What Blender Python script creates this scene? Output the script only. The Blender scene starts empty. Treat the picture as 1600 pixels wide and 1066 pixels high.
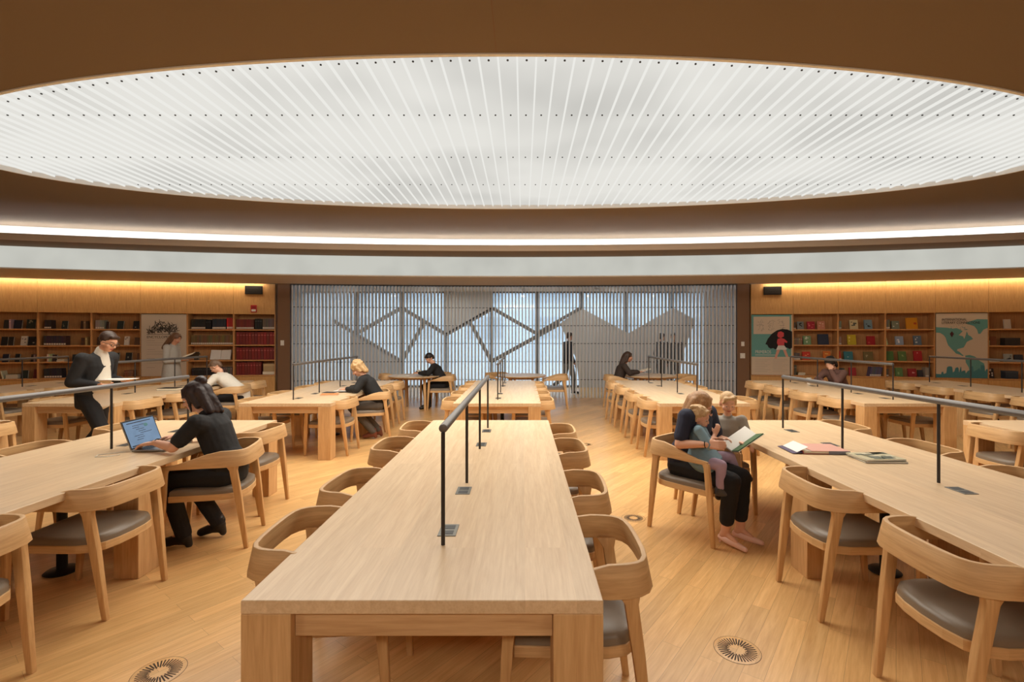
import bpy, bmesh, math, random
from mathutils import Vector, Matrix, Euler
random.seed(7)
R = math.radians
S = bpy.context.scene
COL = S.collection
# ---------------------------------------------------------------- camera frame of the photograph
F, CX, CY, H = 760.0, 817.0, 525.7, 1.61
def at(px, py, z):            # pixel on a horizontal plane
    Y = F*(H-z)/(py-CY); return Vector(((px-CX)*Y/F, Y, z))
def atY(px, py, Y):           # pixel on a frontal plane
    return Vector(((px-CX)*Y/F, Y, H-(py-CY)*Y/F))
cam_d = bpy.data.cameras.new('camera'); cam = bpy.data.objects.new('camera', cam_d); COL.objects.link(cam)
cam.location = (0, 0, H); cam.rotation_euler = (R(90), 0, 0)
cam_d.sensor_width = 36; cam_d.lens = 36*F/1600
cam_d.shift_x = (800-CX)/1600; cam_d.shift_y = -(533-CY)/1600
cam_d.clip_start = .05; cam_d.clip_end = 300
S.camera = cam
# ---------------------------------------------------------------- materials
MATS = {}
def nm(name):
    m = bpy.data.materials.new(name); m.use_nodes = True; nt = m.node_tree; MATS[name] = m
    return m, nt, nt.nodes['Principled BSDF']
def lin(c):
    return tuple(((x/255/12.92) if x/255 <= .04045 else ((x/255+.055)/1.055)**2.4) for x in c)
def plain(name, rgb, rough=.6, metal=0, spec=.5, bump=0, bscale=200, noise=0, nscale=8):
    m, nt, b = nm(name); c = lin(rgb)
    b.inputs['Base Color'].default_value = (*c, 1); b.inputs['Roughness'].default_value = rough
    b.inputs['Metallic'].default_value = metal; b.inputs['Specular IOR Level'].default_value = spec
    if noise or bump:
        tc = nt.nodes.new('ShaderNodeTexCoord')
    if noise:
        n = nt.nodes.new('ShaderNodeTexNoise'); n.inputs['Scale'].default_value = nscale; n.inputs['Detail'].default_value = 4
        nt.links.new(tc.outputs['Object'], n.inputs['Vector'])
        mx = nt.nodes.new('ShaderNodeMix'); mx.data_type = 'RGBA'
        mx.inputs[6].default_value = (*[x*(1-noise) for x in c], 1); mx.inputs[7].default_value = (*[min(1, x*(1+noise)) for x in c], 1)
        nt.links.new(n.outputs['Fac'], mx.inputs[0]); nt.links.new(mx.outputs[2], b.inputs['Base Color'])
    if bump:
        n2 = nt.nodes.new('ShaderNodeTexNoise'); n2.inputs['Scale'].default_value = bscale
        nt.links.new(tc.outputs['Object'], n2.inputs['Vector'])
        bp = nt.nodes.new('ShaderNodeBump'); bp.inputs['Strength'].default_value = bump; bp.inputs['Distance'].default_value = .004
        nt.links.new(n2.outputs['Fac'], bp.inputs['Height']); nt.links.new(bp.outputs[0], b.inputs['Normal'])
    return m
def wood(name, light, dark, axis=1, rough=.45, board=0, grain=1.0, boardamt=.25, angle=0, blen=0, gap=0, world=False):
    """oak: stretched noise grain along an axis, optional boards of a given width"""
    m, nt, b = nm(name); N = nt.nodes.new; L = nt.links.new
    tc = N('ShaderNodeTexCoord'); src = tc.outputs['Object']
    mp = N('ShaderNodeMapping'); L(src, mp.inputs[0]); mp.inputs['Rotation'].default_value = (0, 0, angle)
    sc = [26*grain]*3
    if axis == 3: sc = [2.2*grain, 2.2*grain, 34*grain]
    else: sc[axis] = 1.6*grain
    mp2 = N('ShaderNodeMapping'); mp2.inputs['Scale'].default_value = sc
    vec = mp.outputs[0]
    brick = None
    if board:
        br = N('ShaderNodeTexBrick'); br.offset = .37; br.offset_frequency = 2
        br.inputs['Scale'].default_value = 1; br.inputs['Brick Width'].default_value = blen or 1.0
        br.inputs['Row Height'].default_value = board; br.inputs['Mortar Size'].default_value = gap
        br.inputs['Mortar Smooth'].default_value = .3; br.inputs['Bias'].default_value = 0
        br.inputs['Color1'].default_value = (0, 0, 0, 1); br.inputs['Color2'].default_value = (1, 1, 1, 1); br.inputs['Mortar'].default_value = (.3, .3, .3, 1)
        sw = N('ShaderNodeMapping')
        sw.inputs['Rotation'].default_value = (0, 0, R(90) if axis == 1 else 0) if axis != 2 else (0, R(90), 0)
        L(vec, sw.inputs[0]); L(sw.outputs[0], br.inputs['Vector']); brick = br
        add = N('ShaderNodeVectorMath'); add.operation = 'MULTIPLY_ADD'; add.inputs[1].default_value = (3, 3, 3)
        L(br.outputs['Color'], add.inputs[0]); L(vec, add.inputs[2]); vec = add.outputs[0]
    L(vec, mp2.inputs[0])
    n = N('ShaderNodeTexNoise'); n.inputs['Scale'].default_value = 1.3; n.inputs['Detail'].default_value = 6; n.inputs['Roughness'].default_value = .62; n.inputs['Distortion'].default_value = .6
    L(mp2.outputs[0], n.inputs['Vector'])
    n3 = N('ShaderNodeTexNoise'); n3.inputs['Scale'].default_value = 5; n3.inputs['Detail'].default_value = 3
    L(mp2.outputs[0], n3.inputs['Vector'])
    ma = N('ShaderNodeMath'); ma.operation = 'MULTIPLY_ADD'; ma.inputs[1].default_value = .35; L(n3.outputs['Fac'], ma.inputs[0])
    mb = N('ShaderNodeMath'); mb.operation = 'MULTIPLY'; mb.inputs[1].default_value = .75; L(n.outputs['Fac'], mb.inputs[0]); L(mb.outputs[0], ma.inputs[2])
    cr = N('ShaderNodeValToRGB'); cr.color_ramp.elements[0].position = .3; cr.color_ramp.elements[1].position = .72
    cr.color_ramp.elements[0].color = (*lin(dark), 1); cr.color_ramp.elements[1].color = (*lin(light), 1)
    L(ma.outputs[0], cr.inputs[0]); colr = cr.outputs[0]
    if brick:
        hs = N('ShaderNodeHueSaturation'); L(colr, hs.inputs['Color'])
        mr = N('ShaderNodeMapRange'); mr.inputs[3].default_value = 1-boardamt; mr.inputs[4].default_value = 1+boardamt
        L(brick.outputs['Color'], mr.inputs[0]); L(mr.outputs[0], hs.inputs['Value']); colr = hs.outputs[0]
        if gap:
            mx = N('ShaderNodeMix'); mx.data_type = 'RGBA'; L(brick.outputs['Fac'], mx.inputs[0]); L(colr, mx.inputs[6])
            mx.inputs[7].default_value = (*[x*.5 for x in lin(dark)], 1); colr = mx.outputs[2]
    L(colr, b.inputs['Base Color'])
    b.inputs['Roughness'].default_value = rough; b.inputs['Specular IOR Level'].default_value = .5
    bp = N('ShaderNodeBump'); bp.inputs['Strength'].default_value = .12; bp.inputs['Distance'].default_value = .002
    L(ma.outputs[0], bp.inputs['Height']); L(bp.outputs[0], b.inputs['Normal'])
    return m
def glow(name, rgb, strength, blotch=0, bscale=1.0, band=None):
    m, nt, b = nm(name); N = nt.nodes.new; L = nt.links.new
    nt.nodes.remove(b); e = N('ShaderNodeEmission'); e.inputs[0].default_value = (*lin(rgb), 1); e.inputs[1].default_value = strength
    if blotch:
        tc = N('ShaderNodeTexCoord'); n = N('ShaderNodeTexNoise'); n.inputs['Scale'].default_value = bscale; n.inputs['Detail'].default_value = 2
        L(tc.outputs['Object'], n.inputs['Vector'])
        mr = N('ShaderNodeMapRange'); mr.inputs[1].default_value = .3; mr.inputs[2].default_value = .6
        mr.inputs[3].default_value = strength*(1-blotch); mr.inputs[4].default_value = strength
        L(n.outputs['Fac'], mr.inputs[0]); L(mr.outputs[0], e.inputs[1])
    L(e.outputs[0], nt.nodes['Material Output'].inputs[0])
    return m

M_TABLE = wood('oak_table', (229, 201, 164), (203, 168, 127), 1, .33, board=.17, boardamt=.05, blen=2.1)
M_TABLEV = wood('oak_upright', (220, 178, 126), (186, 138, 86), 2, .5)
M_TABLEX = wood('oak_crosswise', (214, 174, 128), (180, 136, 90), 0, .5)
M_CHAIR = wood('ash_chair', (222, 180, 126), (186, 138, 86), 2, .5, grain=.8)
M_BAND = wood('ash_band', (222, 182, 130), (186, 142, 94), 3, .5, grain=1)
M_FLOOR = wood('oak_floor', (228, 184, 124), (198, 148, 90), 1, .30, board=.098, boardamt=.10, blen=1.05, gap=.0007, angle=R(37.5))
M_SHELF = wood('oak_shelf', (206, 154, 98), (168, 116, 68), 2, .55)
M_PANEL = wood('oak_panel', (212, 166, 104), (172, 124, 70), 2, .55, grain=1.6)
M_JAMB = plain('jamb_brown', (120, 88, 62), .7)
M_SEAT = plain('grey_leather', (128, 114, 98), .36, bump=.15, bscale=350)
M_METAL = plain('dark_metal', (66, 62, 60), .45, .6)
M_RAIL = plain('rail_metal', (112, 108, 106), .45, .5)
M_BLACK = plain('black_iron', (22, 21, 21), .5, .3)
M_OUTLET = plain('outlet_steel', (112, 110, 104), .4, .6)
M_SOCKET = plain('socket_dark', (30, 30, 30), .5)
M_CEIL = plain('ceiling_paint', (128, 110, 90), .9, spec=.2)
M_FASCIA = plain('fascia_paint', (206, 192, 176), .85, spec=.2)
M_WHITEP = plain('white_plastic', (222, 218, 208), .5)
M_SLAT = plain('slat_grey', (208, 208, 208), .5)
M_MULL = plain('mullion_grey', (120, 126, 130), .5)
M_FRIT = plain('white_frit', (196, 198, 196), .6)
M_CONC = plain('plaster', (150, 130, 112), .85)
M_PAGE = plain('paper', (226, 214, 190), .7)
M_WHITE = plain('white_paper', (232, 228, 220), .6)
M_VENT = plain('vent_slot', (60, 40, 24), .8)
def cmat(rgb, rough=.55):
    k = 'col_%d_%d_%d' % rgb
    return MATS.get(k) or plain(k, rgb, rough)
# ---------------------------------------------------------------- mesh builder
class MB:
    def __init__(s): s.v = []; s.f = []; s.m = []
    def add(s, vs, fs, mi=0, M=None):
        o = len(s.v); s.v += [tuple(M @ Vector(v)) if M else tuple(v) for v in vs]
        s.f += [tuple(i+o for i in f) for f in fs]; s.m += [mi]*len(fs); return s
    def box(s, x0, x1, y0, y1, z0, z1, mi=0, M=None):
        v = [(x0,y0,z0),(x1,y0,z0),(x1,y1,z0),(x0,y1,z0),(x0,y0,z1),(x1,y0,z1),(x1,y1,z1),(x0,y1,z1)]
        return s.hexa(v, mi, M)
    def hexa(s, v, mi=0, M=None):
        return s.add(v, [(3,2,1,0),(4,5,6,7),(0,1,5,4),(1,2,6,5),(2,3,7,6),(3,0,4,7)], mi, M)
    def prism(s, pts, z0, z1, mi=0, M=None):      # polygon in xy (ccw)
        n = len(pts); v = [(x,y,z0) for x,y in pts]+[(x,y,z1) for x,y in pts]
        f = [tuple(range(n-1,-1,-1)), tuple(range(n,2*n))]+[(i,(i+1)%n,n+(i+1)%n,n+i) for i in range(n)]
        return s.add(v, f, mi, M)
    def frame_loft(s, frames, mi=0, M=None):       # list of equal-length rings, capped
        n = len(frames[0]); v = [p for fr in frames for p in fr]; f = []
        for k in range(len(frames)-1):
            for i in range(n):
                a = k*n+i; b_ = k*n+(i+1)%n; f.append((a, b_, b_+n, a+n))
        f.append(tuple(range(n-1,-1,-1))); f.append(tuple((len(frames)-1)*n+i for i in range(n)))
        return s.add(v, f, mi, M)
    def leg(s, p0, p1, a0, b0, a1, b1, mi=0):      # tapered rectangular bar, sides along x and y
        fr = []
        for p, a, b in ((p0,a0,b0),(p1,a1,b1)):
            x,y,z = p; fr.append([(x-a/2,y-b/2,z),(x+a/2,y-b/2,z),(x+a/2,y+b/2,z),(x-a/2,y+b/2,z)])
        return s.frame_loft(fr, mi)
    def tube(s, pts, r, n=10, mi=0, M=None):
        pts = [Vector(p) for p in pts]; fr = []
        rs = r if isinstance(r, (list, tuple)) else [r]*len(pts)
        for i, p in enumerate(pts):
            d = (pts[min(i+1,len(pts)-1)]-pts[max(i-1,0)]).normalized()
            a = d.orthogonal().normalized() if i == 0 else (a-d*a.dot(d)).normalized()
            b = d.cross(a); fr.append([p+(a*math.cos(t)+b*math.sin(t))*rs[i] for t in [2*math.pi*k/n for k in range(n)]])
        return s.frame_loft(fr, mi, M)
    def lathe(s, prof, n=32, c=(0,0,0), mi=0):
        fr = [[(c[0]+r*math.cos(2*math.pi*k/n), c[1]+r*math.sin(2*math.pi*k/n), c[2]+z) for k in range(n)] for r, z in prof]
        return s.frame_loft(fr, mi)
    def ell(s, c, r, rot=None, nu=16, nv=10, mi=0):
        c = Vector(c); v = []; f = []
        for j in range(1, nv):
            t = math.pi*j/nv
            for i in range(nu):
                p = 2*math.pi*i/nu; q = Vector((r[0]*math.sin(t)*math.cos(p), r[1]*math.sin(t)*math.sin(p), r[2]*math.cos(t)))
                v.append(c+(rot @ q if rot else q))
        top = len(v); v.append(c+(rot @ Vector((0,0,r[2])) if rot else Vector((0,0,r[2])))); v.append(c-(rot @ Vector((0,0,r[2])) if rot else Vector((0,0,r[2]))))
        for j in range(nv-2):
            for i in range(nu):
                a = j*nu+i; b = j*nu+(i+1)%nu; f.append((a, a+nu, b+nu, b))
        for i in range(nu):
            f.append((top, i, (i+1)%nu)); f.append((top+1, (nv-2)*nu+(i+1)%nu, (nv-2)*nu+i))
        return s.add(v, f, mi)
    def cap(s, p0, p1, r0, r1, n=12, mi=0):         # limb: two round ends and a tapering shaft
        p0 = Vector(p0); p1 = Vector(p1); d = (p1-p0); l = max(d.length, 1e-5); d.normalize()
        a = d.orthogonal().normalized(); b = d.cross(a); fr = []
        for t in (R(-85), R(-55), R(-25), 0): fr.append((p0+d*r0*math.sin(t), r0*math.cos(t)))
        for t in (0, R(25), R(55), R(85)): fr.append((p1+d*r1*math.sin(t), r1*math.cos(t)))
        rings = [[c+(a*math.cos(2*math.pi*k/n)+b*math.sin(2*math.pi*k/n))*r for k in range(n)] for c, r in fr]
        return s.frame_loft(rings, mi)
    def chain(s, pts, rs, mi=0):
        for i in range(len(pts)-1): s.cap(pts[i], pts[i+1], rs[i], rs[i+1], mi=mi)
        return s
    def mesh(s, name, mats):
        me = bpy.data.meshes.new(name); me.from_pydata(s.v, [], s.f)
        for m in (mats if isinstance(mats, (list, tuple)) else [mats]): me.materials.append(m)
        me.polygons.foreach_set('material_index', s.m); me.update(); return me
    def build(s, name, mats, parent=None, bevel=0, smooth=False, seg=2, mods=None):
        me = s.mesh(name, mats)
        bm = bmesh.new(); bm.from_mesh(me); bmesh.ops.recalc_face_normals(bm, faces=bm.faces); bm.to_mesh(me); bm.free()
        if bevel:
            t = bpy.data.objects.new('tmp', me); COL.objects.link(t)
            md = t.modifiers.new('b', 'BEVEL'); md.width = bevel; md.segments = seg; md.limit_method = 'ANGLE'; md.angle_limit = R(35)
            me2 = bpy.data.meshes.new_from_object(t.evaluated_get(bpy.context.evaluated_depsgraph_get())); bpy.data.objects.remove(t); bpy.data.meshes.remove(me); me = me2; me.name = name
        o = bpy.data.objects.new(name, me); COL.objects.link(o)
        if parent: o.parent = parent
        if smooth:
            me.polygons.foreach_set('use_smooth', [True]*len(me.polygons))
            if smooth == 'angle':
                sharp = []
                bm = bmesh.new(); bm.from_mesh(me)
                for e in bm.edges: e.smooth = not (len(e.link_faces) == 2 and e.calc_face_angle(0) > R(38))
                bm.to_mesh(me); bm.free()
        return o
def tag(o, label=None, cat=None, group=None, kind=None):
    if label: o['label'] = label
    if cat: o['category'] = cat
    if group: o['group'] = group
    if kind: o['kind'] = kind
    return o
def struct(o): o['kind'] = 'structure'; return o
def empty(name, loc, rz=0, label=None, cat=None, group=None):
    o = bpy.data.objects.new(name, None); o.empty_display_size = .1; COL.objects.link(o)
    o.location = loc; o.rotation_euler = (0, 0, rz); return tag(o, label, cat, group)
def mat4(loc, rz=0, rx=0): return Matrix.Translation(loc) @ Matrix.Rotation(rz, 4, 'Z') @ Matrix.Rotation(rx, 4, 'X')
def copy_tree(o, parent=None):
    c = o.copy(); COL.objects.link(c); c.parent = parent
    for ch in list(o.children): copy_tree(ch, c)
    return c
ORD = ['first', 'second', 'third', 'fourth', 'fifth', 'sixth', 'seventh', 'eighth', 'ninth', 'tenth', 'eleventh', 'twelfth', 'thirteenth', 'fourteenth', 'fifteenth', 'sixteenth', 'seventeenth', 'eighteenth', 'nineteenth', 'twentieth', 'twenty-first', 'twenty-second', 'twenty-third', 'twenty-fourth']
# ---------------------------------------------------------------- room shell: everything follows arcs about one centre
AX, AY = -.25, -25.3
RW = 38.08                                     # wall and slat screen
def arc(r, x): return Vector((x, AY+math.sqrt(r*r-(x-AX)**2), 0))
def onarc(r, px):                              # where the sight line through a pixel column meets an arc
    k = (px-CX)/F; A = k*k+1; B = 2*(-AX*k-AY); C = AX*AX+AY*AY-r*r
    Y = (-B+math.sqrt(B*B-4*A*C))/(2*A); return Vector((k*Y, Y, 0))
XL, XR = -14.5, 14.0
def arcstrip(r0, z0, r1, z1, x0=XL, x1=XR, n=48, mb=None, mi=0):
    mb = mb or MB(); v = []; f = []
    t0 = math.asin((x0-AX)/36); t1 = math.asin((x1-AX)/36)
    for i in range(n+1):
        t = t0+(t1-t0)*i/n
        for r, z in ((r0, z0), (r1, z1)): v.append((AX+r*math.sin(t), AY+r*math.cos(t), z))
    for i in range(n): f.append((2*i, 2*i+1, 2*i+3, 2*i+2))
    return mb.add(v, f, mi)
def arcsolid(r0, r1, z0, z1, x0=XL, x1=XR, n=48, mb=None, mi=0):
    mb = mb or MB()
    t0 = math.asin((x0-AX)/36); t1 = math.asin((x1-AX)/36); fr = []
    for i in range(n+1):
        t = t0+(t1-t0)*i/n; fr.append([(AX+r*math.sin(t), AY+r*math.cos(t), z) for r, z in ((r0,z0),(r1,z0),(r1,z1),(r0,z1))])
    return mb.frame_loft(fr, mi)
ZC = 3.75
# floor
struct(MB().add([(-18,-6,0),(18,-6,0),(18,16.2,0),(-18,16.2,0)], [(0,1,2,3)]).build('floor', M_FLOOR))
# luminous oval and ceiling with the hole for it
OX, OY, OA, OB = -.12, 5.905, 6.62, 2.235
def outer(t):
    c, s_ = math.cos(t), math.sin(t); best = 99
    if c > 1e-6: best = min(best, (XR-OX)/c)
    if c < -1e-6: best = min(best, (XL-OX)/c)
    if s_ < -1e-6: best = min(best, (-6-OY)/s_)
    # arc r = 36.02
    dx, dy = OX-AX, OY-AY; b = dx*c+dy*s_; cc = dx*dx+dy*dy-36.02**2; q = -b+math.sqrt(b*b-cc)
    return min(best, q)
N = 256; v = []; f = []
for i in range(N):
    # ellipse parameter and matching ray direction
    p = 2*math.pi*i/N; ex, ey = OA*math.cos(p), OB*math.sin(p); t = math.atan2(ey, ex); q = outer(t)
    v.append((OX+ex, OY+ey, ZC)); v.append((OX+q*math.cos(t), OY+q*math.sin(t), ZC)); v.append((OX+ex, OY+ey, ZC+.12))
for i in range(N):
    a = 3*i; b = 3*((i+1) % N); f += [(a, a+1, b+1, b), (a, b, b+2, a+2)]
struct(MB().add(v, f).build('ceiling', M_CEIL))
struct(MB().box(-.203, -.198, -5.9, OY-OB-.01, ZC-.0015, ZC+.01).build('trim_1', M_JAMB))
oval = empty('ceiling_light', (0, 0, 0), 0, 'huge luminous white oval of ribbed translucent panels set in the ceiling', 'ceiling light')
M_DIFF = glow('diffuser_glow', (250, 248, 241), .82, .24, .62)
M_RIB = plain('rib_white', (236, 236, 232), .5); M_FIN = glow('rib_glow', (250, 249, 243), .875)
fan = [(OX, OY, ZC+.05)]+[(OX+OA*math.cos(2*math.pi*i/N), OY+OB*math.sin(2*math.pi*i/N), ZC+.05) for i in range(N)]
MB().add(fan, [(0, 1+(i+1) % N, 1+i) for i in range(N)]).build('diffuser', M_DIFF, oval)
rim = MB()
rim.frame_loft  # closed ring around the edge
rv = []; rf = []
for i in range(N):
    p = 2*math.pi*i/N
    for dr, z in ((0, ZC-.012), (.03, ZC-.012), (.03, ZC+.05), (0, ZC+.05)):
        rv.append((OX+(OA-.03+dr)*math.cos(p), OY+(OB-.03+dr)*math.sin(p), z))
for i in range(N):
    for k in range(4): rf.append((4*i+k, 4*i+(k+1) % 4, 4*((i+1) % N)+(k+1) % 4, 4*((i+1) % N)+k))
rim.add(rv, rf).build('rim', M_RIB, oval)
nr = 88; ribx = [OX-OA+(i+.5)*2*OA/nr for i in range(nr)]
scr = []
for x in ribx:
    u = (x-OX)/OA; hy = OB*math.sqrt(max(0, 1-u*u))-.035
    if hy < .15: continue
    MB().box(x-.007, x+.007, OY-hy, OY+hy, ZC+.026, ZC+.051).build('rib', M_FIN, oval)
    for yy in (4.80, 5.93, 7.0):
        if abs(yy-OY) < hy-.1: scr.append((yy, x))
    scr.append((OY-hy+.14, x))
scr.sort(key=lambda q: q[0]+.02*abs(q[1]))
stuffm = MB()
for i, (yy, x) in enumerate(scr):
    x += .075; m_ = MB() if i < 100 else stuffm
    m_.lathe([(.0001, .045), (.0085, .045), (.0085, .053)], 8, (x, yy, ZC-.006))
    if i < 100: m_.build('screw', M_SOCKET, oval)
tag(stuffm.build('screw', M_SOCKET, oval), kind='stuff')
# stepped ceiling ring
lo = MB(); arcsolid(35.30, 35.36, 3.37, 3.486, mb=lo); struct(lo.build('trim_2', M_FASCIA))
so = MB(); arcsolid(35.36, 36.17, 3.37, 3.40, mb=so); struct(so.build('trim_3', M_CEIL))
cb = MB(); arcsolid(36.02, 36.10, 3.40, 3.78, mb=cb); struct(cb.build('trim_4', M_WHITEP))
lb = MB(); arcsolid(36.10, 36.20, 2.956, 3.369, XL+.6, XR-.6, mb=lb)
tag(lb.build('light_band', glow('band_glow', (236, 236, 226), .68, .12, 1.3)), 'long pale backlit band running below the ceiling cove', 'light')
cs = MB(); arcsolid(35.74, 35.82, 3.402, 3.415, mb=cs)
tag(cs.build('cove_light', glow('cove_glow', (240, 246, 255), 28)), 'thin white cove light hidden behind the ceiling lip', 'light')
so2 = MB(); arcsolid(36.12, 37.90, 2.93, 2.955, mb=so2); struct(so2.build('trim_5', M_FASCIA))
PXL, PXR = 433.5, 1171                         # edges of the shelf walls
pl, pr = onarc(RW, PXL), onarc(RW, PXR)
for nme, x0, x1, lab in (('cove_light', XL, pl.x, 'left'), ('cove_light', pr.x, XR, 'right')):
    m_ = MB(); arcsolid(RW-.135, RW-.085, 2.965, 2.975, x0, x1, 20, m_)
    tag(m_.build(nme, glow('warm_cove_'+lab, (255, 232, 198), 34)), 'warm strip light washing the oak panels over the %s bookcases' % lab, 'light')
cp = MB(); arcsolid(37.9, 38.9, 3.0, 3.03, mb=cp); struct(cp.build('trim_6', M_CEIL))
# shell behind and beside the camera, corridor behind the screen
struct(MB().box(XL-.1, XL, -6, 12, 0, 3.9).build('wall_left', M_CONC))
struct(MB().box(XR, XR+.1, -6, 12, 0, 3.9).build('wall_right', M_CONC))
struct(MB().box(XL-.1, XR+.1, -6.1, -6, 0, 3.9).build('wall_back', M_PANEL))
struct(MB().box(-8, 8, 12.75, 15.6, 3.02, 3.1).build('ceiling_corridor', M_FASCIA))
struct(MB().box(-7.1, -7, 13.0, 15.6, 0, 3.0).build('wall_corridor_left', M_CONC))
struct(MB().box(5.75, 5.85, 13.0, 15.6, 0, 3.0).build('wall_corridor_right', M_CONC))
# jambs between shelves and screen
for nme, a, b in (('trim_7', 433.5, 453), ('trim_8', 1152, 1171)):
    p0, p1 = onarc(RW, a), onarc(RW, b); d = (p1-p0).normalized(); n = Vector((-d.y, d.x, 0))
    MBx = MB().prism([tuple((q).xy) for q in (p0, p1, p1+n*.55, p0+n*.55)], 0, 2.955)
    struct(MBx.build(nme, M_JAMB))
# ---------------------------------------------------------------- slat screen
scr_o = empty('slat_screen', (AX, AY+RW, 0), 0, 'tall screen of vertical grey slats across the back of the room', 'screen')
sl = MB(); RODS = [MB() for _ in range(5)]; x0s, x1s = onarc(RW, 454).x, onarc(RW, 1151).x; ns = 128
org = Vector((AX, AY+RW, 0)); prev = None
for i in range(ns):
    x = x0s+(x1s-x0s)*(i+.5)/ns; p = arc(RW, x)-org; t = math.asin((x-AX)/RW)
    M = Matrix.Translation(p) @ Matrix.Rotation(-t, 4, 'Z')
    jit = .004*math.sin(i*12.9)
    sl.box(-.014, .014, -.02+jit, .15+jit, .0, 2.93, 0, M)
    if prev is not None:
        for rods, z in zip(RODS, (.473, .946, 1.42, 1.89, 2.36)):
            rods.tube([prev+Vector((0, .03, z)), p+Vector((0, .03, z))], .008, 6)
    prev = p
sl.build('slats', M_SLAT, scr_o)
for r_ in RODS: r_.build('rod', M_METAL, scr_o)
hr = MB()
for i in range(24):
    xa = x0s+(x1s-x0s)*i/24; xb = x0s+(x1s-x0s)*(i+1)/24; a, b = arc(RW, xa)-org, arc(RW, xb)-org
    hr.prism([(a.x, a.y-.03), (b.x, b.y-.03), (b.x, b.y+.12), (a.x, a.y+.12)], 2.915, 2.95)
hr.build('head_rail', M_METAL, scr_o)
# ---------------------------------------------------------------- window wall and the view beyond
WY = 15.3
m, nt, b = nm('frit_glass'); nt.nodes.remove(b)
N_ = nt.nodes.new; tr = N_('ShaderNodeBsdfTransparent'); tr.inputs[0].default_value = (.86, .93, .97, 1)
tl = N_('ShaderNodeBsdfTranslucent'); tl.inputs[0].default_value = (.75, .82, .86, 1); gl = N_('ShaderNodeBsdfGlossy'); gl.inputs['Roughness'].default_value = .05
m1 = N_('ShaderNodeMixShader'); m1.inputs[0].default_value = .35; nt.links.new(tr.outputs[0], m1.inputs[1]); nt.links.new(tl.outputs[0], m1.inputs[2])
m2 = N_('ShaderNodeMixShader'); m2.inputs[0].default_value = .05; nt.links.new(m1.outputs[0], m2.inputs[1]); nt.links.new(gl.outputs[0], m2.inputs[2])
nt.links.new(m2.outputs[0], nt.nodes['Material Output'].inputs[0]); M_GLASS = m
def poly(px, thick=.05, y=WY, name='x', mat_=None, kind=True):
    pts = [atY(a, b_, y) for a, b_ in px]; n = len(pts)
    v = [(p.x, y, p.z) for p in pts]+[(p.x, y+thick, p.z) for p in pts]
    f = [tuple(range(n)), tuple(range(2*n-1, n-1, -1))]+[(i, n+i, n+(i+1) % n, (i+1) % n) for i in range(n)]
    o = MB().add(v, f).build(name, mat_); return struct(o) if kind else o
struct(MB().box(-8, 8, WY+.10, WY+.115, .02, 3.05).build('window_1', M_GLASS))
wf = MB()
for px in (556, 626.5, 695, 768, 839, 910, 980, 1052):
    p = atY(px, 500, WY); wf.box(p.x-.045, p.x+.045, WY+.06, WY+.22, 0, 3.05)
wf.box(-8, 8, WY+.04, WY+.2, 0, .06); wf.box(-8, 8, WY+.04, WY+.2, 2.98, 3.05)
def bar(p0, p1, w):
    a, b_ = atY(*p0, WY), atY(*p1, WY); d = (b_-a).normalized(); n = Vector((-d.z, 0, d.x))*w/2
    v = [a-n, b_-n, b_+n, a+n]; v2 = [q+Vector((0, .10, 0)) for q in v]
    wf.hexa([tuple(q) for q in (v[0], v[1], v2[1], v2[0], v[3], v[2], v2[2], v2[3])])
for p0, p1, w in (((561, 519), (627, 481), .11), ((627, 481), (697, 523), .11), ((520, 501), (627, 565), .10), ((627, 565), (662, 505), .11), ((735, 505), (768, 565), .11),
                  ((697, 523), (770, 482), .10), ((770, 482), (836, 520), .11), ((768, 565), (875, 506), .12), ((836, 523), (908, 481), .10)):
    bar(p0, p1, w)
struct(wf.build('window_frame', M_MULL))
poly([(695, 440), (770, 440), (770, 482), (697, 523)], name='window_panel_1', mat_=M_FRIT)
poly([(875, 506), (908, 481), (982, 521), (1052, 481), (1087, 500), (1064, 560), (1052, 590), (1052, 622), (908, 622), (900, 560)], name='window_panel_2', mat_=M_FRIT)
poly([(550, 519), (627, 566), (627, 622), (550, 622)], name='window_panel_3', mat_=M_FRIT)
# outside: paved street, pale building across it, a few street trees
M_OUT = plain('street_pale', (176, 184, 190), .9); M_BLD = plain('far_facade', (196, 206, 214), .8); M_BWIN = plain('far_window', (120, 140, 156), .3)
struct(MB().box(-60, 60, 16.2, 80, -.1, -.02).build('street', M_OUT))
bld = empty('office_building', (0, 40, 0), 0, 'pale office building seen across the street behind the slats', 'building')
MB().box(-34, 30, 0, 10, -.02, 7.5).build('facade', M_BLD, bld)
for i in range(10):
    for j in range(2):
        MB().box(-27+i*5.6, -24+i*5.6, -.06, .02, 1.4+j*3, 3.2+j*3).build('window', M_BWIN, bld)
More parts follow.
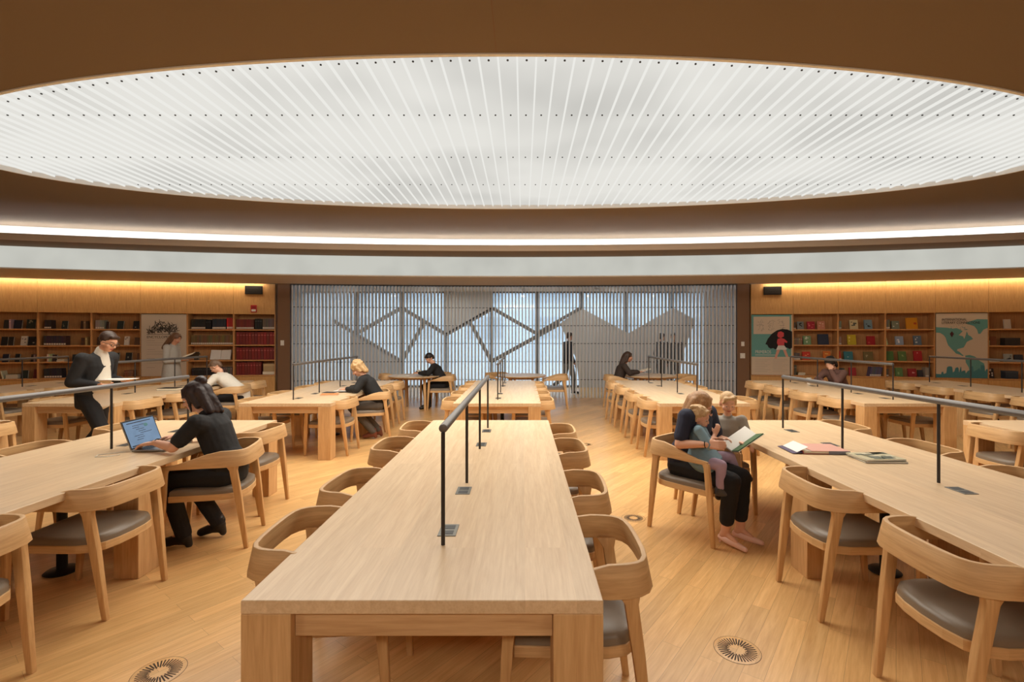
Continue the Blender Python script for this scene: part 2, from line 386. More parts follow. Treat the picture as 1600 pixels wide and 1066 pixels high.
# ---------------------------------------------------------------- reading tables
ZT = .74
ROW = {1: (1.60, 5.05), 2: (6.31, 9.60)}
TABLES = {  # key: x0, x1, row, rail x, label
 'C1': (-.929, .265, 1, -.333, 'long oak reading table in the middle, its near end facing the viewer'),
 'L1': (-3.75, -2.55, 1, -3.18, 'long oak reading table with the open laptop on it'),
 'R1': (1.885, 3.06, 1, 2.47, 'long oak reading table with the pink folder and picture books on it'),
 'LL1': (-6.52, -5.32, 1, None, 'long oak table cut off by the left edge behind the laptop table'),
 'RR1': (4.57, 5.77, 1, None, 'long oak table cut off by the right edge behind the folder table'),
 'L2': (-3.69, -2.495, 2, -3.15, 'oak reading table where the blond woman in black reads'),
 'C2': (-.91, .235, 2, -.345, 'oak reading table standing behind the middle table, in front of the slats'),
 'R2': (1.775, 2.95, 2, 2.39, 'oak reading table behind the woman with two children'),
 'LL2': (-6.50, -5.30, 2, -6.0, 'oak reading table where the man in the white shirt sits'),
 'RR2': (4.43, 5.63, 2, 5.08, 'oak reading table where the person in brown leans on one hand'),
 'LLL2': (-9.2, -8.0, 2, -8.63, 'oak table farthest left, in front of the bookcases of dark books'),
 'RRR2': (7.15, 8.35, 2, 7.72, 'oak table farthest right, in front of the map poster'),
}
def make_table(key, x0, x1, row, rx, label):
    y0, y1 = ROW[row]; L = y1-y0; w = x1-x0; cx = (x0+x1)/2; cy = (y0+y1)/2
    t = empty('reading_table', (cx, cy, 0), 0, label, 'table', 'long oak reading tables')
    MB().box(-w/2, w/2, -L/2, L/2, ZT-.045, ZT).build('tabletop', M_TABLE, t, .003)
    for sx in (-1, 1):
        for yy, d in ((-L/2+.085, .17), (0, .2), (L/2-.085, .17)):
            a, b_ = sorted((sx*w/2, sx*(w/2-.165)))
            MB().box(a, b_, yy-d/2, yy+d/2, 0, ZT-.0452).build('leg', M_TABLEV, t, .003)
    for sy in (-1, 1):
        a, b_ = sorted((sy*(L/2-.03), sy*(L/2-.06)))
        MB().box(-w/2+.166, w/2-.166, a, b_, ZT-.135, ZT-.0452).build('apron', M_TABLEX, t, .002)
    for sx in (-1, 1):
        MB().box(sx*.14-.015, sx*.14+.015, -L/2+.062, L/2-.062, ZT-.115, ZT-.0452).build('stringer', M_TABLEX, t)
    MB().lathe([(.0001, 0), (.09, 0), (.1, .008), (.085, .02), (.03, .028), (.028, ZT-.046), (.0001, ZT-.046)], 24).build('cable_column', M_BLACK, t, smooth='angle')
    if rx is not None:
        lx = rx-cx
        posts = [-1.295, -.435, .435, 1.295] if row == 1 else [-1.28, -.43, .43, 1.28]
        ZR = 1.225
        MB().tube([(lx, posts[0]-.0, ZR), (lx, posts[3]+.0, ZR)], .019, 16).build('rail', M_RAIL, t, .005, smooth='angle')
        for p in posts:
            MB().tube([(lx, p, ZT), (lx, p, ZR-.017)], .0085, 12).build('post', M_METAL, t, smooth='angle')
        for p, s in zip(posts, (1, -1, 1, -1)):
            yc = p+s*.15; o = MB().box(lx-.040, lx+.040, yc-.065, yc+.065, ZT, ZT+.003).build('power_outlet', M_OUTLET, t, .001)
            sk = MB()
            for q in (-.03, .03):
                sk.box(lx-.026, lx+.026, yc+q-.020, yc+q+.020, ZT+.003, ZT+.0042)
            sk.build('socket', M_SOCKET, o)
    return t
TB = {k: make_table(k, *v) for k, v in TABLES.items()}
# ---------------------------------------------------------------- armchair with a wrapped band back
def band_mesh():
    P = []
    def push(x, y, k): P.append((x, y, k))
    xs = .268; pts = []
    half = [(.258, .262), (.264, .18), (.269, .08), (.271, -.03), (.270, -.12), (.264, -.185), (.250, -.23), (.225, -.262), (.185, -.282), (.12, -.291), (.04, -.294)]
    full = half+[(-x, y) for x, y in reversed(half)]
    fr = []
    for i, (x, y) in enumerate(full):
        a = Vector(full[max(i-1, 0)]); b_ = Vector(full[min(i+1, len(full)-1)]); d = (b_-a).normalized(); n = Vector((d.y, -d.x))
        k = max(0, min(1, (.262-y)/.40)); k = k*k*(3-2*k)
        zt = .655+k*.095; zb = .628+k*.004
        lean = .012*k
        o = n*.010; q = Vector((x, y))
        t = Vector((0, 0)) if abs(x) > .26 and y > -.1 else n*lean
        fr.append([tuple(q-o-t)+(zb,), tuple(q+o-t)+(zb,), tuple(q+o+t)+(zt,), tuple(q-o+t)+(zt,)])
    return MB().frame_loft(fr)
def seat_pts(r, inset=0):
    f = [(.222, .235), (.232, 0), (.232, -.12)]
    back = [(.215, -.19), (.17, -.235), (.10, -.255), (0, -.262)]
    h = f+back; pts = h+[(-x, y) for x, y in reversed(h[:-1])]
    return [(x*(1-inset), y*(1-inset)) for x, y in pts][::-1]
def make_chair():
    t = empty('armchair', (0, 0, 0), 0, 'x', 'chair', 'x')
    # cushion: domed
    fr = []
    for ins, z in ((.0, .424), (0, .446), (.02, .458), (.07, .466), (.25, .471), (.6, .473)):
        fr.append([(x, y, z) for x, y in seat_pts(0, ins)])
    MB().frame_loft(fr).build('seat', M_SEAT, t, smooth='angle')
    MB().frame_loft([[(x, y, z) for x, y in seat_pts(0, -.02)] for z in (.378, .4238)]).build('seat_frame', M_BAND, t, .004)
    band_mesh().build('back_band', M_BAND, t, .003, smooth='angle')
    for s in (-1, 1):
        MB().frame_loft([[(s*x+dx*w, y+dy*d, z) for dx, dy in ((-1,-1),(1,-1),(1,1),(-1,1))] for x, y, z, w, d in
            ((.228, .288, 0, .012, .015), (.244, .266, .40, .017, .022), (.254, .252, .60, .015, .022), (.258, .243, .642, .012, .028))]).build('front_leg', M_CHAIR, t, .004, smooth='angle')
        MB().frame_loft([[(s*x+dx*w, y+dy*d, z) for dx, dy in ((-1,-1),(1,-1),(1,1),(-1,1))] for x, y, z, w, d in
            ((.226, -.285, 0, .013, .015), (.238, -.235, .40, .018, .024), (.247, -.205, .60, .017, .026), (.251, -.195, .645, .013, .045))]).build('rear_leg', M_CHAIR, t, .004, smooth='angle')
    return t
PROTO = make_chair(); used = [False]
def put_chair(x, y, rz, label, group):
    o = PROTO if not used[0] else copy_tree(PROTO); used[0] = True
    o.location = (x, y, 0); o.rotation_euler = (0, 0, rz); o['label'] = label; o['category'] = 'chair'; o['group'] = group
    return o
TNAME = {'C1': 'the middle long table', 'L1': 'the laptop table', 'R1': 'the folder table', 'LL1': 'the left-edge table', 'RR1': 'the right-edge table',
 'L2': "the blond woman's table", 'C2': 'the rear middle table', 'R2': 'the table behind the family', 'LL2': "the white-shirted man's table", 'RR2': "the brown-sweatered person's table",
 'LLL2': 'the far left table', 'RRR2': 'the far right table'}
rnd = random.Random(3)
# (table, side): list of (y, outset of the rear legs, rotation offset in degrees, special label)
CH = {
 ('C1', 1): [(2.09, .225, 0, 0), (2.89, .215, -2, 0), (3.86, .225, 2, 0), (4.56, .215, 0, 0)],
 ('C1', -1): [(2.22, .205, 2, 0), (2.93, .22, -3, 0), (3.93, .25, 0, 0), (4.72, .235, 3, 0)],
 ('L1', 1): [(2.10, .20, 0, 0), (2.985, .185, 0, 0), (3.86, .40, 13, 'oak armchair on which the woman in black at the laptop sits'), (4.60, .21, -3, 0)],
 ('L1', -1): [(2.05, .20, 0, 0), (2.9, .2, 0, 0), (3.80, .24, 3, 0), (4.75, .27, -2, 0)],
 ('R1', -1): [(2.08, .205, 0, 0), (2.97, .205, 0, 0)],
 ('R1', 1): [(2.2, .22, 0, 0), (3.0, .23, 0, 0), (3.85, .25, 2, 0), (4.77, .22, -2, 0)],
 ('RR1', -1): [(4.62, .16, 0, 0), (3.8, .16, 0, 0)],
 ('LL1', 1): [(4.70, .20, 0, 0), (3.9, .2, 0, 0)],
 ('L2', 1): [(6.76, .14, 0, 0), (7.72, .36, 20, 'oak armchair in which the blond woman in the black blazer sits'), (8.4, .2, -3, 0), (9.15, .22, 2, 0)],
 ('L2', -1): [(6.75, .17, 0, 0), (7.52, .17, 0, 0), (8.4, .17, 0, 0), (9.15, .17, 0, 0)],
 ('C2', 1): [(6.72, .18, 0, 0), (7.5, .17, 2, 0), (8.35, .17, 0, 0), (9.1, .16, 0, 0)],
 ('C2', -1): [(6.72, .18, 0, 0), (7.5, .18, 0, 0), (8.4, .17, -2, 0), (9.2, .17, 0, 0)],
 ('R2', -1): [(6.72, .15, 0, 0), (7.5, .16, 0, 0), (8.4, .15, 2, 0), (9.2, .17, 0, 0)],
 ('R2', 1): [(6.8, .24, -4, 0), (7.6, .17, 0, 0), (8.4, .17, 0, 0), (9.1, .17, 0, 0)],
 ('LL2', 1): [(6.72, .17, 0, 0), (7.5, .18, 0, 0), (8.55, .42, 8, 'oak armchair in which the man in the white shirt sits'), (9.25, .32, 4, 0)],
 ('LL2', -1): [(6.75, .16, 0, 0), (7.5, .17, 0, 0), (8.4, .17, 0, 0), (9.15, .17, 0, 0)],
 ('RR2', -1): [(6.85, .16, 0, 0), (7.6, .16, 0, 0), (8.4, .17, 3, 0), (9.15, .16, 0, 0)],
 ('RR2', 1): [(6.8, .17, 0, 0), (7.6, .17, 0, 0), (8.4, .17, 0, 0), (9.2, .28, 5, 'oak armchair under the person in the brown sweater')],
 ('LLL2', 1): [(6.75, .16, 0, 0), (7.6, .17, 0, 0), (8.4, .17, 0, 0)],
 ('RRR2', -1): [(6.75, .17, 0, 0), (7.5, .17, 3, 0), (8.35, .16, 0, 0), (9.15, .17, 0, 0)],
}
for (k, s), L_ in CH.items():
    x0, x1 = TABLES[k][:2]; edge = x1 if s > 0 else x0; n = len(L_)
    for i, (y, out, dr, sp) in enumerate(L_):
        x = edge+s*(out-.285); rz = (R(90) if s > 0 else R(-90))+R(dr)
        side = 'right' if s > 0 else 'left'
        lab = sp or '%s oak armchair from the near end, %s side of %s' % (ORD[i], side, TNAME[k])
        put_chair(x, y, rz, lab, 'oak armchairs on the %s of %s' % (side, TNAME[k]))
put_chair(1.43, 4.055, R(-139.5), 'oak armchair turned from the table, under the woman reading with two children', 'oak armchairs of the family')
put_chair(1.80, 4.60, R(-88), 'oak armchair tucked to the folder table beside the small boy', 'oak armchairs of the family')
# round tables near the slats
def round_table(x, y, r, label):
    t = empty('round_table', (x, y, 0), 0, label, 'table', 'round oak tables by the slats')
    MB().lathe([(.0001, ZT-.035), (r-.03, ZT-.035), (r, ZT-.012), (r, ZT), (.0001, ZT)], 48).build('tabletop', M_TABLE, t, smooth='angle')
    for a in (45, 135, 225, 315):
        c, s_ = math.cos(R(a)), math.sin(R(a))
        MB().leg((c*r*.68, s_*r*.68, 0), (c*r*.62, s_*r*.62, ZT-.0352), .045, .045, .06, .06).build('leg', M_TABLEV, t, .004)
    MB().lathe([(.0001, ZT-.075), (r*.6, ZT-.075), (r*.6, ZT-.0352), (.0001, ZT-.0352)], 32).build('apron', M_TABLEX, t, smooth='angle')
    return t
RT = [round_table(-2.40, 10.85, .585, 'round oak table where the person in black sits before the slats'),
      round_table(-.03, 10.95, .56, 'round empty oak table behind the middle tables, before the slats'),
      round_table(2.84, 10.9, .585, 'round oak table where the long-haired woman in the brown jacket reads')]
RCH = [(-1.80, 10.85, 92, 'oak armchair in which the person in black sits at the round table'),
       (-3.0, 11.25, -62, 'oak armchair across the round table from the person in black'),
       (-2.05, 11.55, 150, 'oak armchair by the slats behind the first round table'),
       (.72, 11.0, 88, 'oak armchair on the right of the empty round table'),
       (-.55, 11.45, -140, 'oak armchair behind the left of the empty round table'),
       (2.12, 10.85, -90, 'oak armchair in which the woman in the brown jacket sits'),
       (3.55, 10.95, 100, 'oak armchair on the right of the round table with the brown-jacketed woman')]
for x, y, a, lab in RCH: put_chair(x, y, R(a), lab, 'oak armchairs at the round tables')
# ---------------------------------------------------------------- round floor vents
def vent(x, y, r, lab):
    o = empty('floor_vent', (x, y, 0), 0, lab, 'floor vent', 'round floor vents')
    MB().lathe([(.0001, .0003), (r, .0003), (r, .0010), (r-.002, .0012), (.0001, .0012)], 40).build('cover', M_FLOOR, o, smooth='angle')
    g = MB()
    for i in range(36):
        a = 2*math.pi*i/36; r0 = r*(.42 if i % 2 else .34); M = Matrix.Rotation(a, 4, 'Z'); g.box(r0, r*.84, -.0033, .0033, .0012, .0017, 0, M)
    g.build('slots', M_VENT, o)
    rg = MB(); fr = []
    for i in range(48):
        a = 2*math.pi*i/48; fr.append([(q*math.cos(a), q*math.sin(a), z) for q, z in ((r, .0004), (r+.002, .0004), (r+.002, .0010), (r, .0010))])
    fr.append(fr[0]); rg.frame_loft(fr).build('edge_ring', M_VENT, o)
vent(1.10, 2.497, .112, 'round slotted floor vent between the middle table and the folder table')
vent(-1.743, 2.33, .112, 'round slotted floor vent on the left of the middle table')
vent(.98, 4.31, .10, "round slotted floor vent behind the seated mother's chair leg")
vent(.93, 7.24, .10, 'faint floor vent far down the aisle right of the middle table')
# ---------------------------------------------------------------- bookcases
BASE, TOP, HEAD = .64, 2.165, 2.93
SHZ = [1.785, 1.40, 1.02, .64]                # shelf tops, top shelf first
DEP = .30
class Bay: pass
def bay(pa, pb, label, shelves=True):
    b = Bay(); p0, p1 = onarc(RW, pa), onarc(RW, pb); d = p1-p0; b.w = d.length; b.rz = math.atan2(d.y, d.x); b.p0 = p0; b.pa, b.pb = pa, pb
    b.M = Matrix.Translation(p0) @ Matrix.Rotation(b.rz, 4, 'Z')
    b.scale = lambda px: F/(p0.y+(p1.y-p0.y)*(px-pa)/(pb-pa))
    o = empty('bookcase', p0, b.rz, label, 'bookcase', 'oak wall bookcases'); b.o = o; w = b.w
    MB().box(0, w, DEP, DEP+.02, 0, HEAD).build('back_panel', M_SHELF, o)
    for x in (0, w-.018): MB().box(x, x+.018, 0, DEP, BASE-.035, TOP).build('side_panel', M_SHELF, o, .001)
    MB().box(.003, w-.003, -.018, DEP, TOP, HEAD).build('upper_panel', M_PANEL, o, .002)
    MB().box(.003, w-.003, -.018, DEP, .08, BASE-.036).build('lower_panel', M_PANEL, o, .002)
    MB().box(0, w, .03, DEP, 0, .08).build('plinth', M_JAMB, o)
    for z in SHZ if shelves else [BASE]:
        MB().box(.018, w-.018, .0 if z > .7 else -.018, DEP, z-.03, z).build('shelf', M_SHELF, o, .001)
    return b
def bx(b, px):                                   # photo column -> x along the bay
    d = b.p0; k = (px-CX)/F; e = Vector((math.cos(b.rz), math.sin(b.rz)))
    return (k*d.y-d.x)/(e.x-k*e.y)
def book_mesh(w, t, h, col, spine_label=False, pages=True):
    """standing book, cover facing -y; spine on the left"""
    m = MB(); c = .003
    m.box(0, w, 0, c, 0, h); m.box(0, w, t-c, t, 0, h); m.box(0, c, c, t-c, 0, h)
    return m
def face_book(b, px0, px1, hpx, si, col, lab, tilt=10, thick=.035, art=None):
    x0, x1 = bx(b, px0), bx(b, px1); w = max(.05, x1-x0); h = hpx/b.scale(px0); z = SHZ[si]
    M = b.M @ mat4((x0, .10, z+.001), 0, R(-tilt))
    o = empty('book', (0, 0, 0)); o.matrix_world = M; tag(o, lab, 'book')
    book_mesh(w, thick, h, col).build('cover', cmat(col), o)
    MB().box(.003, w-.004, .003, thick-.003, .004, h-.004).build('pages', M_PAGE, o)
    if art: 
        a = MB(); rr = random.Random(px0)
        for _ in range(art[1]):
            u, v_ = rr.uniform(.1, .7)*w, rr.uniform(.15, .75)*h; a.box(u, u+rr.uniform(.12, .28)*w, -.0012, 0, v_, v_+rr.uniform(.05, .2)*h)
        a.build('cover_art', cmat(art[0]), o)
    return o
def spine_book(b, x, wd, h, si, col, lab, group, label_col=None, lean=0, depth=.17, y=.05):
    M = b.M @ Matrix.Translation((x, y, SHZ[si]+.001)) @ Matrix.Rotation(lean, 4, 'Y')
    o = empty('book', (0, 0, 0)); o.matrix_world = M; tag(o, lab, 'book', group)
    m = MB(); m.box(0, wd, 0, .004, 0, h); m.box(0, .003, .004, depth, 0, h); m.box(wd-.003, wd, .004, depth, 0, h); m.build('cover', cmat(col), o)
    MB().box(.003, wd-.003, .004, depth-.004, .003, h-.005).build('pages', M_PAGE, o)
    if label_col: MB().box(wd*.08, wd*.92, -.001, 0, h*.05, h*.22).build('spine_label', cmat(label_col), o)
    else: MB().box(wd*.15, wd*.85, -.001, 0, h*.72, h*.80).build('spine_band', cmat(tuple(min(255, c+50) for c in col)), o)
    return o
SHN = ['top', 'second', 'third', 'bottom']
def run(b, px0, px1, n, hpx, si, col, what, where, label_col=None, lean=0, jit=.03, depth=.17):
    x0, x1 = bx(b, px0), bx(b, px1); wd = (x1-x0)/n; h = hpx/b.scale((px0+px1)/2); rr = random.Random(px0*7+si)
    for i in range(n):
        lab = '%s %s from the left, %s shelf, %s' % (ORD[i], what, SHN[si], where)
        if n == 1: lab = '%s on the %s shelf, %s' % (what, SHN[si], where)
        spine_book(b, x0+i*wd, wd*.94, h*(1-rr.random()*jit), si, tuple(max(0, min(255, int(c*(1+rr.uniform(-.12, .12))))) for c in col), lab, '%s %s, %s shelf' % (what+'s', where, SHN[si]), label_col, lean, depth)
def flat(b, px0, px1, hpx, si, cols, what, where):
    x0, x1 = bx(b, px0), bx(b, px1); h = hpx/b.scale(px0)/len(cols); z = SHZ[si]+.001
    for i, c in enumerate(cols):
        o = empty('book', (0, 0, 0)); o.matrix_world = b.M @ Matrix.Translation((x0+.01*(i % 2), .05, z+i*h)); tag(o, '%s lying flat, %s from the bottom, %s shelf, %s' % (what, ORD[i], SHN[si], where), 'book', '%ss stacked %s, %s shelf' % (what, where, SHN[si]))
        w = x1-x0-.012
        m = MB(); m.box(0, w, 0, .2, 0, .003); m.box(0, w, 0, .2, h-.0035, h-.0005); m.box(0, .003, 0, .2, .003, h-.0035); m.build('cover', cmat(c), o)
        MB().box(.003, w-.003, .003, .197, .003, h-.0035).build('pages', M_PAGE, o)
def easel_box(b, px0, px1, hpx, si, col, lab, name='archive_box', cat='box'):
    x0, x1 = bx(b, px0), bx(b, px1); h = hpx/b.scale(px0)
    o = empty(name, (0, 0, 0)); o.matrix_world = b.M @ Matrix.Translation((x0, .06, SHZ[si]+.001)); tag(o, lab, cat)
    MB().box(0, x1-x0, 0, .18, 0, h*.78).build('tray', cmat(col), o, .002); MB().box(-.002, x1-x0+.002, -.002, .182, h*.78, h).build('lid', cmat(tuple(min(255, c+14) for c in col)), o, .002)
LAB = (214, 208, 196)
WA, WB, WC = 'leftmost bookcase', 'second bookcase from the left edge', 'bookcase left of grey poster'
WF, WG = 'bookcase right of grey poster', 'bookcase under the fire alarm'
A = bay(-26, 59, 'oak bookcase cut off by the left edge, dark books on four shelves')
B = bay(59, 142.5, 'oak bookcase second from the left edge, dark books with white labels')
C_ = bay(142.5, 220, 'oak bookcase behind the walking man, left of the grey poster')
D = bay(220, 292.5, 'oak wall bay that carries the grey engraving poster', False)
E = bay(292.5, 365, 'oak bookcase right of the grey poster, with an open book on display')
G = bay(365, 430, 'oak bookcase next to the slats, filled with red bound volumes')
DK, NV, GR, BR, RD = (36, 34, 34), (38, 40, 56), (40, 50, 44), (70, 50, 38), (112, 36, 32)
def fb(b, where, si, items):
    for it in items:
        px0, px1, h, col, what = it[:5]; art = it[5] if len(it) > 5 else None
        face_book(b, px0, px1, h, si, col, '%s facing out, %s shelf, %s' % (what, SHN[si], where), art=art)
fb(A, WA, 0, [(0, 9, 14, (58, 56, 56), 'grey book'), (16, 29, 14, NV, 'navy book'), (36, 50, 15, GR, 'mottled green book', ((150, 140, 110), 3)), (54, 58, 13, BR, 'thin brown book')])
run(A, 11.5, 14.5, 1, 15, 0, (190, 184, 170), 'white-spined book', WA)
fb(A, WA, 1, [(-4, 6, 14, DK, 'black book'), (8, 15.5, 14, (50, 44, 40), 'black and brown book'), (27, 37, 15, (220, 212, 196), 'white printed sheet-bound book', ((150, 144, 130), 5)), (38.6, 50, 14, (32, 30, 30), 'black book with pale emblem', ((190, 180, 160), 1)), (53, 58, 13, BR, 'brown book')])
fb(A, WA, 2, [(-2, 8, 13, NV, 'navy book'), (18, 25.5, 13, (30, 30, 32), 'small black book'), (43, 49, 12, (58, 44, 36), 'dark brown book'), (54, 58, 12, (74, 52, 40), 'reddish brown book')])
run(A, 50, 53.5, 1, 12, 2, (150, 126, 96), 'tan-spined book', WA)
flat(A, 5.5, 26, 7, 3, [(150, 160, 130), (226, 220, 206), (84, 110, 84)], 'pale book', WA)
run(A, 1, 3.5, 1, 13, 3, (220, 212, 200), 'leaning white book', WA, lean=R(-12))
fb(A, WA, 3, [(27.6, 38.5, 13, (38, 48, 44), 'black-green book'), (47, 57.5, 14, RD, 'dark red book')])
run(B, 67, 78, 4, 14, 0, (52, 46, 50), 'dark labelled book', WB, LAB)
fb(B, WB, 0, [(91.5, 101, 13, (40, 54, 54), 'black and teal book', ((150, 150, 120), 2)), (121, 127, 13, BR, 'brown book')])
run(B, 128.5, 132, 1, 13, 0, (150, 122, 86), 'tan book', WB)
run(B, 66, 101, 9, 15, 1, (66, 54, 66), 'purple-grey labelled book', WB, LAB)
fb(B, WB, 1, [(121.5, 130, 12, (96, 68, 46), 'tan brown book', ((60, 50, 60), 2))]); run(B, 131, 134.5, 1, 13, 1, (170, 150, 116), 'pale tan book', WB)
run(B, 71, 76, 2, 12, 2, (200, 190, 176), 'white-spined book', WB); fb(B, WB, 2, [(76.5, 84, 11, (70, 52, 50), 'plum book'), (108, 117, 11, (34, 46, 50), 'dark teal book')])
flat(B, 86, 99, 4, 2, [(226, 220, 206), (170, 160, 140)], 'white book', WB)
run(B, 67, 95, 7, 15, 3, (46, 44, 52), 'black labelled book', WB, LAB, lean=R(-3)); fb(B, WB, 3, [(103, 112, 15, (110, 34, 30), 'dark red book')]); run(B, 112.5, 116, 1, 15, 3, (176, 130, 84), 'tan book', WB)
run(C_, 147, 161, 4, 14, 0, (150, 146, 140), 'white-and-black-spined book', WC, LAB); fb(C_, WC, 0, [(161.5, 166, 12, BR, 'brown book'), (179, 189, 13, (38, 54, 54), 'dark teal book'), (204, 213, 13, DK, 'black book with pale dot', ((200, 190, 170), 1)), (214.5, 219, 12, (60, 52, 50), 'charcoal book')])
fb(C_, WC, 1, [(190, 197.5, 14, (222, 214, 200), 'white printed book', ((150, 144, 130), 5)), (147, 153, 13, BR, 'brown book'), (206, 214, 12, (100, 72, 50), 'light brown book')])
fb(C_, WC, 2, [(174, 182, 13, (40, 54, 48), 'dark green book'), (192, 202, 13, (34, 38, 36), 'black-green book with emblem', ((150, 150, 130), 1)), (210, 217, 12, (110, 76, 52), 'brown book'), (149, 158, 13, DK, 'black book')])
run(C_, 192, 206, 5, 10, 3, (120, 92, 66), 'brown book', WC); fb(C_, WC, 3, [(160, 170, 12, (70, 56, 48), 'dark brown book')])
run(E, 297.7, 319.5, 11, 16, 0, (40, 38, 40), 'black labelled volume', WF, LAB); run(E, 320, 328.5, 3, 15, 0, (20, 20, 22), 'plain black volume', WF); run(E, 330.3, 351.5, 9, 16.5, 0, (44, 50, 66), 'navy labelled volume', WF, LAB); run(E, 353, 364, 5, 18, 0, (176, 38, 36), 'bright red labelled volume', WF, LAB)
run(E, 297, 364, 22, 15, 1, (112, 92, 60), 'olive-brown labelled volume', WF, LAB)
fb(E, WF, 2, [(300, 307.5, 13, (58, 56, 46), 'dark patterned book', ((150, 136, 100), 2))])
run(E, 298, 338, 12, 12, 3, (34, 32, 34), 'black low volume', WF); run(E, 340, 362, 6, 13, 3, (96, 88, 78), 'grey volume', WF)
run(G, 368, 395.5, 12, 16, 0, (116, 48, 42), 'dark red labelled volume', WG, LAB); run(G, 397, 408.5, 3, 17, 0, (28, 28, 28), 'thick black volume', WG); run(G, 409.3, 429.5, 9, 17, 0, (98, 86, 84), 'grey labelled volume', WG, LAB)
run(G, 368, 429.5, 13, 20, 1, (122, 40, 32), 'large red bound volume', WG); run(G, 368, 429.5, 13, 19.5, 2, (118, 36, 30), 'large red bound volume', WG); run(G, 368, 407, 9, 20, 3, (116, 36, 30), 'large red bound volume', WG)
flat(G, 409, 429.5, 5, 3, [(130, 40, 34)], 'red volume', WG); easel_box(G, 410, 429, 17, 3, (176, 150, 108), 'tan cardboard file box at the end of the bottom shelf of red volumes')
wl = MB(); arcsolid(RW-.02, RW+.3, 0, 3.0, XL, A.p0.x-.01, 8, wl); struct(wl.build('wall_front_left', M_PANEL))
# open display book on a stand
x0, x1 = bx(E, 326), bx(E, 358); ob = empty('open_book', (0, 0, 0)); ob.matrix_world = E.M @ mat4((x0, .06, SHZ[2]+.012), 0, R(-20)); tag(ob, 'large open white book propped on the third shelf right of the grey poster', 'book')
w = x1-x0; h = 16/E.scale(340)
for i, s in enumerate((0, 1)):
    MB().hexa([(s*w/2+.003, .0+(0 if s == 0 else .02), 0), ((s+1)*w/2-.003, .02-(0.02 if s else 0), 0), ((s+1)*w/2-.003, .035, 0), (s*w/2+.003, .035, 0),
               (s*w/2+.003, 0+(0 if s == 0 else .02), h), ((s+1)*w/2-.003, .02-(0.02 if s else 0), h), ((s+1)*w/2-.003, .035, h), (s*w/2+.003, .035, h)]).build('page_block', M_WHITE, ob)
MB().box(-.005, w+.005, .0355, .04, -.005, h+.004).build('cover', cmat((120, 96, 70)), ob)
MB().box(-.004, w+.004, -.02, .05, -.011, -.0055).build('stand_ledge', M_SHELF, ob)
# right wall
V1, V2, V3, V4 = 'bookcase beside umbrella poster', 'bookcase behind the brown-sweatered person', 'bookcase left of map poster', 'bookcase right of map poster'
P1 = bay(1173, 1239, 'oak wall bay that carries the umbrella poster', False)
Q1 = bay(1239, 1309.5, 'oak bookcase right of the umbrella poster, with bright picture books')
Q2 = bay(1309.5, 1383.5, 'oak bookcase with a yellow and a red book on its second shelf')
Q3 = bay(1383.5, 1461, 'oak bookcase left of the map poster, with an orange book on top')
P2 = bay(1461, 1544, 'oak wall bay that carries the map poster', False)
Q4 = bay(1544, 1632, 'oak bookcase cut off by the right edge, mostly dark boxes')
wr_ = MB(); arcsolid(RW-.02, RW+.3, 0, 3.0, (Q4.M @ Vector((Q4.w, 0, 0))).x+.01, XR, 8, wr_); struct(wr_.build('wall_front_right', M_PANEL))
fb(Q1, V1, 0, [(1248, 1258.5, 12.5, (132, 136, 132), 'grey patterned book', ((40, 44, 44), 5)), (1264, 1276, 12.5, (172, 40, 56), 'crimson book', ((224, 120, 120), 4)), (1280, 1292, 13, (206, 140, 112), 'salmon book', ((236, 206, 180), 4))]); run(Q1, 1241, 1244.5, 2, 11, 0, (90, 86, 84), 'grey thin book', V1, LAB)
run(Q1, 1240.5, 1255, 5, 11, 1, (130, 106, 84), 'brown booklet', V1); fb(Q1, V1, 1, [(1257.5, 1270, 14, (122, 156, 112), 'green leafy book', ((220, 226, 206), 4)), (1281, 1298, 17, (44, 54, 74), 'large navy book')])
run(Q1, 1240.5, 1251, 5, 11, 2, (92, 84, 80), 'grey book', V1, LAB); fb(Q1, V1, 2, [(1256.5, 1269, 13, (196, 54, 34), 'red-orange book', ((240, 170, 110), 3)), (1289.6, 1301, 14, (214, 118, 44), 'orange book', ((240, 190, 90), 2))])
run(Q1, 1240.5, 1246, 2, 16, 3, (96, 84, 66), 'olive tall book', V1); flat(Q1, 1248, 1260, 4, 3, [(120, 110, 80), (200, 180, 140)], 'thin book', V1)
run(Q2, 1311, 1316, 3, 13, 0, (140, 134, 126), 'grey thin book', V2, LAB); fb(Q2, V2, 0, [(1331, 1344, 15, (214, 202, 158), 'cream patterned book', ((90, 96, 90), 6)), (1354, 1366.5, 15, (126, 156, 168), 'pale blue book', ((50, 60, 66), 5))])
run(Q2, 1311, 1316, 3, 13, 1, (156, 140, 120), 'beige thin book', V2, LAB); fb(Q2, V2, 1, [(1327.6, 1341, 16, (202, 180, 42), 'yellow book', ((240, 226, 130), 2)), (1358, 1371, 14, (170, 34, 38), 'bright red book', ((214, 90, 80), 1))])
run(Q2, 1310.8, 1316.5, 3, 15, 2, (184, 60, 46), 'red-and-white thin book', V2, LAB, lean=R(-8)); fb(Q2, V2, 2, [(1322, 1336, 14, (54, 122, 132), 'teal book', ((160, 190, 190), 1)), (1353, 1368, 14, (116, 102, 62), 'olive book', ((170, 160, 120), 2))])
run(Q2, 1313, 1324, 4, 12, 3, (66, 62, 64), 'dark leaning book', V2, LAB, lean=R(-14)); fb(Q2, V2, 3, [(1330, 1341, 13, (164, 44, 46), 'red book')]); run(Q2, 1360, 1378, 7, 15, 3, (88, 84, 104), 'blue-grey leaning book', V2, LAB, lean=R(10))
